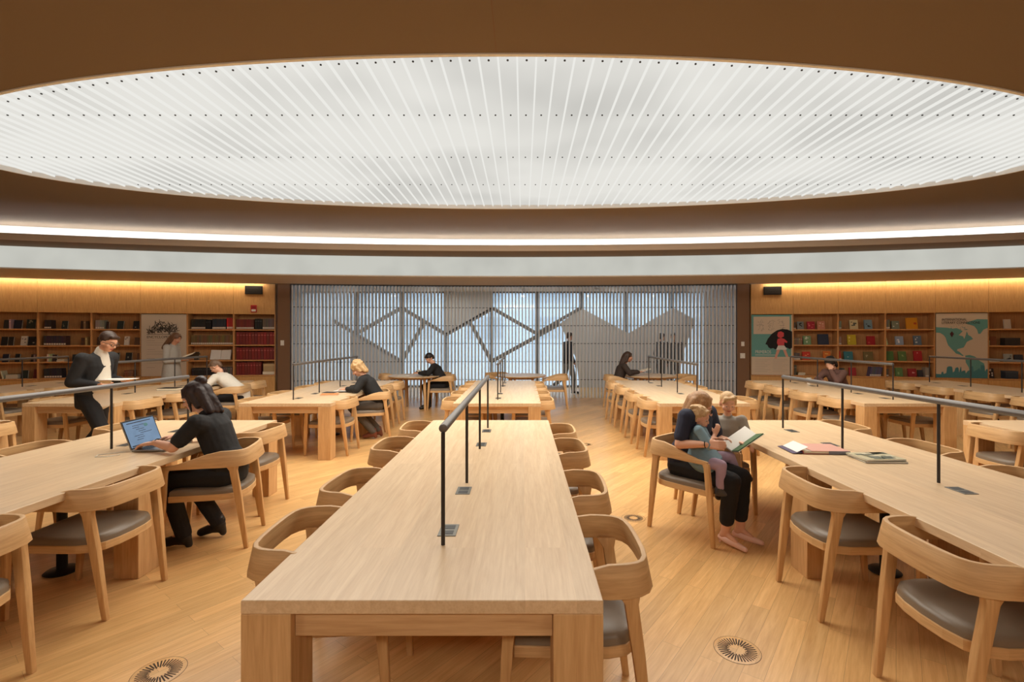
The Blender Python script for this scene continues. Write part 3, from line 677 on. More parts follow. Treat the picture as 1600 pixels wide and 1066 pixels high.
run(Q3, 1385.5, 1392, 3, 15, 0, (126, 122, 114), 'grey thin book', V3, LAB); fb(Q3, V3, 0, [(1397, 1409, 13, (136, 146, 124), 'grey-green book', ((220, 220, 210), 3)), (1420, 1438, 18, (228, 158, 34), 'large orange-yellow book', ((200, 96, 40), 2))])
run(Q3, 1386, 1389.5, 1, 14, 1, (224, 214, 196), 'leaning white book', V3, lean=R(-12)); fb(Q3, V3, 1, [(1403, 1415.5, 14, (156, 172, 192), 'pale blue picture book', ((240, 240, 240), 3)), (1432, 1444, 15, (104, 124, 140), 'blue-grey picture book', ((226, 230, 226), 3))])
fb(Q3, V3, 2, [(1388, 1400, 15, (84, 120, 62), 'green book'), (1407.6, 1420, 15, (96, 126, 70), 'light green book', ((160, 176, 120), 2)), (1432, 1445, 16, (178, 40, 42), 'red book', ((226, 150, 140), 1))])
run(Q3, 1385.5, 1390, 3, 12, 3, (96, 90, 80), 'grey thin book', V3, LAB); fb(Q3, V3, 3, [(1403, 1414.5, 14, (96, 130, 78), 'green book', ((150, 176, 120), 2)), (1423, 1436, 13, (160, 46, 48), 'crimson book', ((220, 170, 160), 2)), (1438.5, 1446, 11, (60, 56, 58), 'charcoal book')]); run(Q3, 1448, 1455, 3, 15, 3, (140, 130, 120), 'grey-white thin book', V3, LAB)
fb(Q4, V4, 0, [(1574, 1585, 15, (218, 208, 190), 'white book')]); fb(Q4, V4, 1, [(1551.5, 1562, 14, (130, 78, 46), 'brown book')]); easel_box(Q4, 1573, 1597, 12, 1, (52, 48, 46), 'dark archive box on the second shelf at the right edge')
run(Q4, 1545.5, 1549, 2, 8, 1, (150, 134, 116), 'short beige book', V4)
flat(Q4, 1546, 1566, 3, 2, [(100, 50, 40)], 'dark red book', V4); fb(Q4, V4, 2, [(1574, 1588, 13, (170, 170, 160), 'grey picture book', ((60, 62, 60), 4)), (1591, 1604, 12, (60, 62, 70), 'slate book')])
fb(Q4, V4, 3, [(1547, 1558, 16, (60, 54, 50), 'black book with white flower print', ((226, 220, 210), 6))]); easel_box(Q4, 1574, 1594, 12, 3, (52, 62, 74), 'blue-grey archive box on the bottom shelf at the right edge')
# ---------------------------------------------------------------- posters
def text_mesh(s, size, ext=.0008):
    c = bpy.data.curves.new('t', 'FONT'); c.body = s; c.size = size; c.extrude = ext; c.align_x = 'LEFT'
    o = bpy.data.objects.new('t', c); COL.objects.link(o)
    me = bpy.data.meshes.new_from_object(o.evaluated_get(bpy.context.evaluated_depsgraph_get())); bpy.data.objects.remove(o); return me
def lettering(parent, s, size, x, z, mat_, y=-.002, sx=1):
    me = text_mesh(s, size); o = bpy.data.objects.new('lettering', me); me.materials.append(mat_); COL.objects.link(o); o.parent = parent
    o.location = (x, y, z); o.rotation_euler = (R(90), 0, 0); o.scale = (sx, 1, 1); return o
def flatpoly(parent, name, pts, mat_, y=-.0012, t=.001):
    n = len(pts); v = [(x, y, z) for x, z in pts]+[(x, y+t, z) for x, z in pts]
    f = [tuple(range(n)), tuple(range(2*n-1, n-1, -1))]+[(i, n+i, n+(i+1) % n, (i+1) % n) for i in range(n)]
    return MB().add(v, f).build(name, mat_, parent)
def poster(b, label, bg, x0=.01, x1=None):
    w = b.w; o = empty('poster', (0, 0, 0)); o.matrix_world = b.M @ Matrix.Translation((.015, -.012, BASE+.005)); tag(o, label, 'poster', 'tall posters on the bookcase wall')
    pw, ph = w-.03, TOP-BASE-.02
    MB().box(0, pw, 0, .012, 0, ph).build('board', bg, o)
    MB().box(-.008, pw+.008, .004, .0125, -.012, -.0005).build('bottom_edge', M_BLACK, o); MB().box(-.008, -.0005, .004, .0125, -.0004, ph).build('side_edge', M_BLACK, o)
    return o, pw, ph
INK = plain('print_ink', (46, 42, 40), .7); INK2 = plain('print_grey', (140, 134, 124), .7)
PO, pw, ph = poster(D, 'grey poster with a black engraving beside the standing woman in grey', plain('poster_grey', (190, 178, 162), .6))
rr = random.Random(5); eng = MB()
for i in range(150):
    t = rr.uniform(0, math.pi); q = rr.uniform(.25, 1); u = pw*.5+math.cos(t)*q*pw*.36; v_ = ph*.70+math.sin(t)*q*ph*.19*(.8+.2*rr.random())
    M = Matrix.Translation((u, 0, v_)) @ Matrix.Rotation(rr.uniform(0, 3.1), 4, 'Y'); l = rr.uniform(.02, .075)
    eng.box(-l, l, -.0013, 0, -.004, .006, 0, M)
eng.build('engraving', INK, PO)
MB().box(pw*.12, pw*.88, -.0013, 0, ph*.672, ph*.678).build('rule', INK, PO)
lettering(PO, 'ENCYCLOPEDIA', .085, pw*.12, ph*.612, INK, sx=.95); lettering(PO, 'SIX', .085, pw*.78, ph*.612, INK)
tl_ = MB()
for i in range(13):
    z = ph*(.57-.036*i); k = 1 if i % 4 else .5
    if i % 4 != 3: tl_.box(pw*.12, pw*(.12+.36*k), -.0013, 0, z, z+.006); tl_.box(pw*.54, pw*(.54+.33*k), -.0013, 0, z, z+.006)
tl_.build('text_lines', INK2, PO)
TEAL, TEALD, SAND = plain('poster_teal', (96, 152, 146), .6), plain('poster_deep_teal', (64, 124, 132), .6), plain('poster_sand', (200, 184, 162), .6)
PU, pw, ph = poster(P1, 'teal and cream poster of a figure under a black umbrella', SAND)
flatpoly(PU, 'colour_block', [(0, ph*.30), (pw*.97, ph*.30), (pw*.97, ph), (0, ph)], TEAL)
flatpoly(PU, 'colour_block', [(pw*.05, ph*.68), (pw*.93, ph*.68), (pw*.93, ph*.97), (pw*.05, ph*.97)], SAND, -.0022)
for cx_ in (.22, .48, .74):
    sk = MB(); rr = random.Random(int(cx_*100))
    for i in range(26):
        M = Matrix.Translation((pw*cx_+rr.uniform(-.075, .075), 0, ph*.83+rr.uniform(-.15, .13))) @ Matrix.Rotation(rr.uniform(0, 3.1), 4, 'Y'); l = rr.uniform(.012, .035); sk.box(-l, l, -.003, -.0022, -.003, .003, 0, M)
    sk.build('sketch', INK2, PU)
um = [(.34, .51), (.40, .60), (.5, .685), (.62, .74), (.75, .765), (.88, .755), (.99, .72), (.99, .45), (.93, .43), (.86, .455), (.76, .44), (.66, .43), (.58, .425), (.53, .445), (.47, .435), (.42, .455), (.385, .50)]
flatpoly(PU, 'umbrella', [(x*pw, z*ph) for x, z in um[::-1]], M_BLACK, -.0034)
RED, PK, BL = plain('print_red', (200, 70, 76), .6), plain('print_pink', (206, 150, 130), .6), plain('print_white', (206, 204, 196), .6)
flatpoly(PU, 'figure_hat', [(pw*x, ph*z) for x, z in ((.63, .66), (.65, .71), (.72, .725), (.79, .70), (.79, .64), (.72, .615), (.65, .625))], RED, -.0044)
flatpoly(PU, 'figure_coat', [(pw*x, ph*z) for x, z in ((.64, .60), (.72, .615), (.80, .60), (.88, .55), (.86, .53), (.80, .545), (.80, .49), (.65, .49), (.62, .54))], RED, -.0046)
flatpoly(PU, 'figure_skirt', [(pw*x, ph*z) for x, z in ((.65, .489), (.80, .489), (.87, .43), (.82, .415), (.72, .42), (.60, .415))], BL, -.0048)
for a in (((.62, .414), (.70, .414), (.63, .31), (.62, .27), (.56, .27)), ((.77, .414), (.84, .414), (.88, .34), (.90, .30), (.84, .30))):
    flatpoly(PU, 'figure_leg', [(pw*x, ph*z) for x, z in a], PK, -.0046)
lettering(PU, 'PRIMEROS', .115, pw*.09, ph*.355, BL, -.0024, .72); MB().box(pw*.09, pw*.6, -.0024, -.0014, ph*.325, ph*.333).build('rule', BL, PU)
tl_ = MB()
for i in range(8):
    z = ph*(.25-.028*i)
    for a in (.09, .52): tl_.box(pw*a, pw*(a+.36-.06*(i % 3)), -.0013, 0, z, z+.004)
tl_.build('text_lines', INK2, PU)
PM, pw, ph = poster(P2, 'map poster of the Americas with a teal skyline along its foot', SAND)
def mp(L_): return [(x*pw, z*ph) for x, z in L_][::-1]
na = [(0, .785), (.10, .78), (.22, .775), (.32, .76), (.40, .77), (.46, .75), (.52, .72), (.47, .68), (.44, .66), (.53, .64), (.55, .60), (.58, .66), (.60, .72), (.63, .66), (.68, .64), (.72, .60), (.66, .58), (.60, .555), (.57, .51), (.54, .47), (.48, .455), (.42, .445), (.41, .42), (.46, .40), (.50, .37), (.54, .345), (.52, .335), (.46, .36), (.39, .375), (.35, .41), (.30, .45), (.24, .50), (.21, .56), (.19, .62), (.15, .66), (.08, .695), (0, .70)]
flatpoly(PM, 'land', mp(na), TEAL)
flatpoly(PM, 'land', mp([(.56, .845), (.80, .905), (1, .90), (1, .77), (.92, .745), (.86, .68), (.82, .68), (.80, .74), (.74, .80), (.66, .82)]), TEAL)
flatpoly(PM, 'land', mp([(.57, .345), (.66, .355), (.76, .33), (.84, .27), (.94, .22), (.90, .15), (.86, .06), (.66, .06), (.64, .16), (.58, .24)]), TEAL)
sky = [(0, .055), (.10, .05), (.11, .085), (.14, .09), (.15, .055), (.20, .07), (.215, .16), (.25, .175), (.30, .175), (.32, .155), (.33, .08), (.36, .10), (.38, .15), (.42, .165), (.44, .15), (.45, .08), (.48, .17), (.49, .17), (.50, .09), (.52, .11), (.57, .115), (.58, .07), (.62, .11), (.66, .12), (.67, .18), (.72, .18), (.73, .10), (.80, .13), (.84, .155), (.86, .12), (.87, .20), (.94, .20), (.95, .10), (.97, .14), (1, .14), (1, 0), (0, 0)]
flatpoly(PM, 'skyline', mp(sky), TEALD, -.0024)
flatpoly(PM, 'emblem', mp([(.27, .68), (.31, .72), (.35, .68), (.31, .625)]), plain('print_maroon', (70, 26, 34), .6), -.0024)
lettering(PM, 'INTERNATIONAL', .078, pw*.11, ph*.885, INK, sx=.80); lettering(PM, 'LITERARY CONNECTIONS', .078, pw*.11, ph*.835, INK, sx=.80)
dots = MB(); rr = random.Random(9)
for i in range(36):
    x, z = rr.uniform(.25, .62)*pw, rr.uniform(.74, .82)*ph; dots.box(x, x+rr.uniform(.008, .03), -.0013, 0, z, z+.008)
dots.build('small_islands', TEAL, PM)
# ---------------------------------------------------------------- fittings on the walls
def fitting(b, px0, px1, z0, z1, name, mat_, label, cat, extra=None):
    x0, x1 = bx(b, px0), bx(b, px1); o = empty(name, (0, 0, 0)); o.matrix_world = b.M @ Matrix.Translation((x0, -.02, z0)); tag(o, label, cat)
    w = x1-x0; h = z1-z0
    MB().box(0, w, -.02, 0, 0, h).build('housing', mat_, o, .004)
    if extra: extra(o, w, h)
def grille(o, w, h):
    g = MB()
    for i in range(7): g.box(w*.06, w*.94, -.023, -.020, h*(.1+.12*i), h*(.1+.12*i)+h*.05)
    g.build('grille', M_METAL, o)
zf = lambda py, b, px: H-(py-CY)/b.scale(px)
fitting(G, 383.5, 411, zf(460, G, 397), zf(447, G, 397), 'wall_speaker', M_BLACK, 'flat black speaker grille high on the left oak panel', 'speaker', grille)
fitting(P1, 1192.5, 1220.5, zf(461, P1, 1206), zf(448, P1, 1206), 'wall_speaker', M_BLACK, 'flat black speaker grille high on the right oak panel', 'speaker', grille)
def alarm(o, w, h):
    MB().box(w*.15, w*.85, -.032, -.020, h*.12, h*.42).build('strobe_lens', M_WHITE, o, .004); MB().box(w*.2, w*.8, -.024, -.020, h*.55, h*.85).build('horn', cmat((140, 20, 22)), o, .002)
fitting(G, 392.5, 402, zf(488.5, G, 397), zf(477, G, 397), 'fire_alarm', cmat((170, 24, 26), .4), 'small red fire alarm on the panel above the red volumes', 'fire alarm', alarm)
def plate(px0, px1, py0, py1, lab, name, ctrl):
    p0, p1 = onarc(RW, px0), onarc(RW, px1); d = p1-p0; k = p0.y/F
    o = empty(name, (p0.x, p0.y, H-(py1-CY)*k), math.atan2(d.y, d.x), lab, 'wall control'); w, h = d.length, (py1-py0)*k
    MB().box(0, w, -.014, -.001, 0, h).build('plate', M_WHITEP, o, .002); MB().box(w*.3, w*.7, -.019, -.0141, h*.3, h*.7).build(ctrl, M_WHITE, o, .001)
plate(1156.5, 1164, 552, 560, 'white light switch on the brown jamb right of the slats', 'light_switch', 'rocker')
plate(1158, 1163, 534, 541, 'small white thermostat above the light switch', 'thermostat', 'dial')
plate(438.5, 444, 532, 540, 'small white thermostat on the brown jamb left of the slats', 'thermostat', 'dial')
# ---------------------------------------------------------------- people
SKIN = plain('skin', (222, 168, 138), .5); SKIN2 = plain('skin_warm', (206, 146, 114), .5)
EYEW = plain('eye_white', (230, 226, 220), .3); IRIS = plain('iris', (52, 40, 34), .3); LIP = plain('lips', (186, 104, 94), .45)
def cloth(name, rgb, rough=.85): return plain(name, rgb, rough, bump=.25, bscale=24, noise=.06, nscale=30)
def hairm(name, a, b_): 
    m = wood(name, a, b_, 2, .5, grain=4); return m
def vox(mb, name, mat_, parent, size, smooth=3, noise=0, nscale=.05):
    me = mb.mesh(name, mat_); t = bpy.data.objects.new('tmp', me); COL.objects.link(t)
    bm = bmesh.new(); bm.from_mesh(me); bmesh.ops.recalc_face_normals(bm, faces=bm.faces); bm.to_mesh(me); bm.free()
    r = t.modifiers.new('r', 'REMESH'); r.mode = 'VOXEL'; r.voxel_size = size; r.use_smooth_shade = True
    sm = t.modifiers.new('s', 'SMOOTH'); sm.factor = .5; sm.iterations = smooth
    if noise:
        tx = bpy.data.textures.new('n', 'CLOUDS'); tx.noise_scale = nscale
        d = t.modifiers.new('d', 'DISPLACE'); d.texture = tx; d.strength = noise; d.mid_level = .5; d.texture_coords = 'LOCAL'
    me2 = bpy.data.meshes.new_from_object(t.evaluated_get(bpy.context.evaluated_depsgraph_get()))
    bpy.data.objects.remove(t); bpy.data.meshes.remove(me); me2.name = name
    me2.polygons.foreach_set('use_smooth', [True]*len(me2.polygons))
    o = bpy.data.objects.new(name, me2); COL.objects.link(o); o.parent = parent; return o
V = Vector
def oval_loft(mb, secs, side, n=18):
    """secs: (point, half width, half depth); side: width direction; rounded ends"""
    pts = [V(s[0]) for s in secs]; fr = []
    def ring(c, a, b_, rx, ry): return [c+a*rx*math.cos(2*math.pi*k/n)+b_*ry*math.sin(2*math.pi*k/n) for k in range(n)]
    for i, s in enumerate(secs):
        d = (pts[min(i+1, len(pts)-1)]-pts[max(i-1, 0)]).normalized(); sd = V(s[3]) if len(s) > 3 else V(side)
        a = (sd-d*sd.dot(d)).normalized(); b_ = d.cross(a)
        if i == 0:
            for q in (.3, .75): fr.append(ring(pts[0]-d*min(s[1], s[2])*(1-q)*.7, a, b_, s[1]*math.sin(q*math.pi/2), s[2]*math.sin(q*math.pi/2)))
        fr.append(ring(pts[i], a, b_, s[1], s[2]))
        if i == len(secs)-1:
            for q in (.75, .3): fr.append(ring(pts[-1]+d*min(s[1], s[2])*(1-q)*.7, a, b_, s[1]*math.sin(q*math.pi/2), s[2]*math.sin(q*math.pi/2)))
    mb.frame_loft(fr)
def hand(mb, wrist, d, up, k=1.0, side=1, curl=.5, spread=1):
    """palm, four fingers of unequal length and a thumb off the side of the palm; up = back of the hand"""
    d = V(d).normalized(); up = V(up); up = (up-d*up.dot(d)).normalized(); s = d.cross(up)*side; w = V(wrist)
    p = w+d*.05*k
    for j in range(4):
        q = -.027+.018*j
        mb.cap(w+s*q*.6*k, w+d*.088*k+s*q*k, .015*k, .0125*k, 8)
    L_ = (.064, .074, .070, .054)
    for j in range(4):
        q = (.028-.0185*j); b0 = w+d*.088*k+s*q*k; r = .0094*k*(.88 if j == 3 else 1)
        a1 = curl*.55; a2 = curl*1.35; sp = s*(.12*(1.4-j)*.35*spread)
        d1 = (d*math.cos(a1)-up*math.sin(a1)+sp).normalized(); d2 = (d*math.cos(a2)-up*math.sin(a2)+sp).normalized(); d3 = (d*math.cos(a2*1.35)-up*math.sin(a2*1.35)+sp).normalized()
        p1 = b0+d1*L_[j]*.48*k; p2 = p1+d2*L_[j]*.32*k; p3 = p2+d3*L_[j]*.24*k
        mb.chain([b0, p1, p2, p3], [r*1.05, r, r*.93, r*.8])
    t0 = w+d*.026*k+s*.024*k; t1 = t0+(d*.55+s*.75-up*.25).normalized()*.036*k; t2 = t1+(d*.9+s*.25-up*.3).normalized()*.03*k
    mb.chain([t0, t1, t2], [.0135*k, .0108*k, .009*k])
def head(mb, c, yaw, pitch, k=1.0, child=False):
    Rm = Matrix.Rotation(yaw, 3, 'Z') @ Matrix.Rotation(pitch, 3, 'X')     # faces +y, pitch < 0 looks down
    P = lambda x, y, z: V(c)+Rm @ V((x*k, y*k, z*k))
    ce = 1.06 if child else 1
    mb.ell(P(0, -.012, .030), (.073*k*ce, .090*k*ce, .084*k*ce), Rm)
    mb.ell(P(0, .022, -.030), (.056*k*ce, .062*k*ce, .078*k*(.86 if child else 1)), Rm)
    mb.ell(P(0, .050, -.082 if not child else -.070), (.030*k, .026*k, .022*k), Rm)         # chin
    mb.ell(P(0, .066, .022), (.050*k, .020*k, .020*k), Rm)                                  # brow
    for s in (-1, 1):
        mb.ell(P(s*.036, .054, -.026 if not child else -.034), ((.024 if not child else .030)*k*ce, (.022 if not child else .027)*k, (.024 if not child else .030)*k), Rm)                     # cheeks
        mb.ell(P(s*.074*ce, -.004, -.008), (.010*k, .020*k, .032*k), Rm)                    # ears
    mb.cap(P(0, .078, .006), P(0, .092 if child else .100, -.024), .008*k, (.0105 if child else .0125)*k)                            # nose
    for s in (-1, 1): mb.ell(P(s*.010, .085 if child else .092, -.029), (.008*k, .010*k, .007*k), Rm)
    return P, Rm
def face_parts(par, P, Rm, k, detail=True, brow=(80, 56, 40), skin=None, child=False):
    if not detail: return
    for s in (-1, 1):
        e = MB(); e.ell(P(s*.030, .070, .004), (.0125*k, .0105*k, .0095*k), Rm, 12, 8); o = e.build('eye', EYEW, par, smooth=True)
        ld = MB(); ld.ell(P(s*.030, .0705, .0085), (.0138*k, .0118*k, .0085*k), Rm, 12, 8); ld.build('eyelid', skin, o, smooth=True)
        i_ = MB(); i_.ell(P(s*.030, .0780, -.003), (.0058*k, .0035*k, .0062*k), Rm, 10, 6); i_.build('iris', IRIS, o, smooth=True)
        w_ = .5 if child else 1; b_ = MB(); b_.chain([P(s*.014, .083, .029), P(s*.034, .079, .033), P(s*.050, .066, .028)], [.003*k*w_, .0035*k*w_, .002*k*w_]); b_.build('eyebrow', cmat(brow), par, smooth=True)
    l = MB(); l.chain([P(-.022, .074, -.055), P(-.008, .083, -.052), P(.008, .083, -.052), P(.022, .074, -.055)], [.003*k, .0055*k, .0055*k, .003*k])
    l.chain([P(-.016, .076, -.060), P(0, .082, -.062), P(.016, .076, -.060)], [.003*k, .006*k, .003*k]); l.build('lips', LIP, par, smooth=True)
def glasses_part(par, P, k, mat_):
    g = MB()
    for s in (-1, 1):
        c = [P(s*.032+math.cos(t)*.024, .092, .004+math.sin(t)*.017) for t in [2*math.pi*i/14 for i in range(15)]]
        g.tube(c, .0026*k, 6); g.tube([P(s*.056, .090, .008), P(s*.078, .04, .008), P(s*.080, -.01, .004)], .0024*k, 6)
    g.tube([P(-.009, .094, .006), P(.009, .094, .006)], .0024*k, 6); g.build('glasses', mat_, par, smooth=True)
class Fig: pass
def person(name, loc, rz, label, J, k=1.0, vx=.009, skin=SKIN, top=None, trousers=None, shoes=None, sleeve='long', tw=1.0, child=False, skirt=None, group=None,
           hair=None, hairmat=None, detail=True, glasses=None, brow=(80, 56, 40), heel=False, noise=.006, bare_shin=False, hands=None, collar=None, coat=0, boot=False, hnoise=.004):
    """J: joints in the figure's own frame, facing +y"""
    o = empty(name, loc, rz, label, 'person', group); k0 = k
    b = MB(); g = lambda n: V(J[n])
    side = (g('sr')-g('sl')).normalized(); pel, wai, che, nek, hd = g('pelvis'), g('waist'), g('chest'), g('neck'), g('head')
    hs = (g('hr')-g('hl')).normalized()
    tor = [(pel-V((0, 0, .05*k)), .145*k*tw, .105*k*tw, hs), (pel+V((0, 0, .05*k)), .150*k*tw, .108*k*tw, hs), (wai, .125*k*tw, .092*k*tw, side), (che, .150*k*tw, .108*k*tw, side), ((g('sl')+g('sr'))/2, .150*k*tw, .075*k, side)]
    oval_loft(b, tor, side)
    for s in 'lr':
        b.cap(che+(g('s'+s)-che)*.35, g('s'+s), .060*k, .054*k)
        b.cap(g('s'+s), g('e'+s), .048*k, .039*k); b.cap(g('e'+s), g('w'+s), .039*k, .025*k)
        b.cap(g('h'+s), g('k'+s), .084*k*tw, .056*k); b.cap(g('k'+s), g('a'+s), .054*k, .034*k); b.cap(g('k'+s)+(g('a'+s)-g('k'+s))*.28-V((0, .012*k, 0)), g('k'+s)+(g('a'+s)-g('k'+s))*.45, .05*k, .042*k)
        b.cap(g('a'+s), g('t'+s), *((.026*k, .014*k) if heel else (.034*k, .026*k))); b.ell(g('a'+s)-(g('t'+s)-g('a'+s)).normalized()*.02*k-V((0, 0, .03*k)), (.03*k,)*3)
        hh = (hands or {}).get(s); dflt = (g('w'+s)-g('e'+s))
        hd_, up, curl = hh if hh else (dflt, V((0, 0, 1)), .6)
        hand(b, g('w'+s), hd_, up, k*.98, -1 if s == 'r' else 1, curl)
    b.cap((g('sl')+g('sr'))/2+V((0, 0, -.02*k)), nek, .056*k, .047*k); b.cap(nek, hd+V((0, -.008*k, -.03*k)), .048*k, .05*k)
    kh = k*(J.get('hk', 1.0)); P, Rm = head(b, hd, J.get('yaw', 0), J.get('pitch', 0), kh, child)
    vox(b, 'body', skin, o, vx, 2)
    face_parts(o, P, Rm, kh, detail, brow, skin, child)
    if glasses: glasses_part(o, P, kh, glasses)
    if top:
        c = MB(); q = .016*k
        oval_loft(c, [(p, a+q+(.012*k if i < 3 else 0)+coat, d+q+(.012*k if i < 3 else 0)+coat, s_) for i, (p, a, d, s_) in enumerate(tor)], side)
        for s in 'lr':
            c.cap(che+(g('s'+s)-che)*.3, g('s'+s), .078*k, .070*k)
            e = g('e'+s) if sleeve != 'short' else g('s'+s)+(g('e'+s)-g('s'+s))*.72
            c.cap(g('s'+s), e, .066*k, .060*k if sleeve != 'short' else .059*k)
            if sleeve == 'long': c.cap(g('e'+s), g('e'+s)+(g('w'+s)-g('e'+s))*.96, .056*k, .042*k)
            if sleeve == 'elbow': c.cap(g('e'+s), g('e'+s)+(g('w'+s)-g('e'+s))*.35, .056*k, .05*k)
        nb = (g('sl')+g('sr'))/2; c.cap(nb, nb+(nek-nb)*(.75 if collar else .45), .082*k, .062*k)
        if skirt: skirt(c)
        vox(c, 'top', top, o, vx*1.1, 3, noise*k)
    if trousers:
        c = MB(); q = .014*k
        oval_loft(c, [(tor[0][0], tor[0][1]+q, tor[0][2]+q, hs), (tor[1][0], tor[1][1]+q, tor[1][2]+q, hs)], hs)
        for s in 'lr':
            c.cap(g('h'+s), g('k'+s), .100*k*tw, .071*k); f = .75 if bare_shin else .97
            c.cap(g('k'+s), g('k'+s)+(g('a'+s)-g('k'+s))*f, .070*k, .056*k)
        vox(c, 'trousers', trousers, o, vx*1.1, 3, noise*k)
    if shoes:
        for s in 'lr':
            c = MB(); a, t = g('a'+s), g('t'+s); k = k0*(1.3 if child else 1); d = (t-a).normalized(); f = V((d.x, d.y, 0)).normalized() if abs(d.z) < .8 else d
            if heel:
                c.cap(a-f*.035*k+V((0, 0, -.045*k)), a+f*.04*k+V((0, 0, -.055*k)), .027*k, .030*k); c.cap(a+f*.04*k+V((0, 0, -.055*k)), t+f*.035*k-V((0, 0, .004*k)), .030*k, .019*k); c.cap(a-f*.045*k+V((0, 0, -.05*k)), V((a.x-f.x*.045*k, a.y-f.y*.045*k, .008)), .014*k, .007*k)
            else:
                c.cap(a-f*.01*k+V((0, 0, -.018*k)), t+f*.01*k, .043*k, .033*k); c.cap(a-f*.025*k-V((0, 0, .045*k)), (a+t)/2-V((0, 0, .01*k)), .032*k, .034*k)
                c.cap(a+V((0, 0, .03*k)), a-V((0, 0, .03*k)), .043*k, .043*k)
                if boot: c.cap(a+(g('k'+s)-a).normalized()*.14*k, a, .052*k, .046*k); c.cap(a-f*.03*k-V((0, 0, .05*k)), V((a.x-f.x*.035*k, a.y-f.y*.035*k, a.z-.075*k)), .028*k, .026*k)
            vox(c, 'shoe', shoes, o, vx, 2)
    if hair:
        k = k0; c = MB(); hair(c, P, Rm, kh); vox(c, 'hair', hairmat, o, vx, 2, hnoise*kh, .02)
    o2 = Fig(); o2.o = o; o2.P = P; o2.Rm = Rm; o2.k = kh; return o2
def sit(lean=0, k=1.0, hip=.535, knees=.43, ank=.36, spread=.1, head_f=0, drop=0):
    """seated joints; lean moves the shoulders forward"""
    z = hip; j = dict(pelvis=(0, 0, z+.02), waist=(0, .01+lean*.30, z+.17), chest=(0, .02+lean*.72, z+.38-lean*.2), neck=(0, .04+lean*1.12, z+.53-lean*.28-drop), head=(0, .085+lean*1.35+head_f, z+.655-lean*.36-drop))
    sz = z+.455-lean*.26; sy = .02+lean*.95
    j.update(sl=(-.175, sy, sz), sr=(.175, sy, sz), hl=(-.09, 0, z), hr=(.09, 0, z), kl=(-spread, knees, z-.03), kr=(spread, knees, z-.03),
             al=(-spread, ank, .085), ar=(spread, ank, .085), tl=(-spread-.02, ank+.14, .03), tr=(spread+.02, ank+.14, .03))
    if k != 1.0:
        for n, p in j.items(): j[n] = tuple(q*k for q in p)
    return j
def bob_hair(back=.1, drop=.0, r=1.0, length=.0, fringe=True):
    def f(c, P, Rm, k):
        c.ell(P(0, -.022, .040), (.084*k*r, .094*k*r, .088*k*r), Rm)
        for s in (-1, 1):
            c.cap(P(s*.066, -.005, .05), P(s*.074, -.02, -.04-length*.5), .028*k, .022*k)
            c.cap(P(s*.05, -.06, .03), P(s*.055, -.075, -.07-length), .045*k, .032*k)
        c.cap(P(0, -.075, .03), P(0, -.085, -.08-length), .058*k, .040*k)
        for s in (-1, 1):
            if fringe: c.cap(P(s*.02, .050, .082), P(s*.062, .052, .032), .020*k, .013*k)
    return f
def short_hair(quiff=0):
    def f(c, P, Rm, k):
        c.ell(P(0, -.022, .044), (.080*k, .090*k, .084*k), Rm)
        for s in (-1, 1): c.cap(P(s*.066, .002, .04), P(s*.072, -.02, -.01), .018*k, .012*k)
        c.cap(P(0, -.075, .02), P(0, -.075, -.035), .045*k, .035*k)
        c.cap(P(-.045, .052, .078), P(.045, .056, .076+quiff), .020*k, .022*k)
    return f
BLK = cloth('black_cloth', (30, 29, 30)); BLK2 = cloth('black_trousers', (22, 21, 23)); NAVY = cloth('navy_cloth', (38, 42, 62)); SHOE = plain('black_shoe', (22, 20, 20), .4)
H_DARK = hairm('hair_dark', (54, 34, 30), (26, 16, 16)); H_BLOND = hairm('hair_blond', (216, 180, 130), (158, 118, 76)); H_BROWN = hairm('hair_brown', (126, 88, 60), (74, 48, 34)); H_DKB = hairm('hair_dark_brown', (70, 48, 36), (40, 28, 22)); H_MOM = hairm('hair_honey', (186, 140, 92), (118, 80, 48)); H_BLK = hairm('hair_black', (36, 28, 26), (18, 14, 14)); H_TAN = hairm('hair_cropped', (120, 92, 70), (84, 62, 48))
# --- woman in black at the laptop
j = sit(lean=.13, hip=.535, knees=.42, ank=.28, drop=.02)
j.update(head=(0, .25, 1.13), neck=(0, .17, 1.01), pitch=R(-22), yaw=R(6), er=(.25, .30, .80), wr=(.14, .47, .805), el=(-.235, .28, .79), wl=(-.13, .47, .805),
         kl=(-.11, .40, .51), al=(-.10, .28, .09), tl=(-.11, .42, .035), kr=(.12, .40, .51), ar=(.08, .12, .11), tr=(.09, .25, .035))
def lap_hair(c, P, Rm, k):
    bob_hair(length=.07, r=1.04)(c, P, Rm, k)
    c.ell(P(.01, -.075, .115), (.042*k, .044*k, .036*k), Rm); c.ell(P(-.01, -.10, .10), (.03*k, .03*k, .03*k), Rm)
    for s in (-1, 1): c.cap(P(s*.072, .02, .03), P(s*.076, .035, -.09), .016*k, .008*k)
    c.cap(P(0, -.10, -.05), P(.02, -.12, -.17), .04*k, .022*k)
lw = person('person', (-2.32, 3.84, 0), R(94), 'woman in a black shirt with dark half-tied hair typing on a laptop', j, vx=.0068, top=BLK, trousers=BLK2, shoes=SHOE, sleeve='short', boot=True, hair=lap_hair, hairmat=H_DARK, brow=(50, 34, 28), collar=True, tw=.95,
   hands={'l': (V((.05, 1, -.12)), V((0, .1, 1)), .55), 'r': (V((-.05, 1, -.12)), V((0, .1, 1)), .55)})
bw = MB(); bw.tube([V((-.13, .462, .805))+V((.028*math.cos(t), -.004, .028*math.sin(t))) for t in [2*math.pi*i/16 for i in range(17)]], .004, 6); bw.build('wristband', M_BLACK, lw.o)
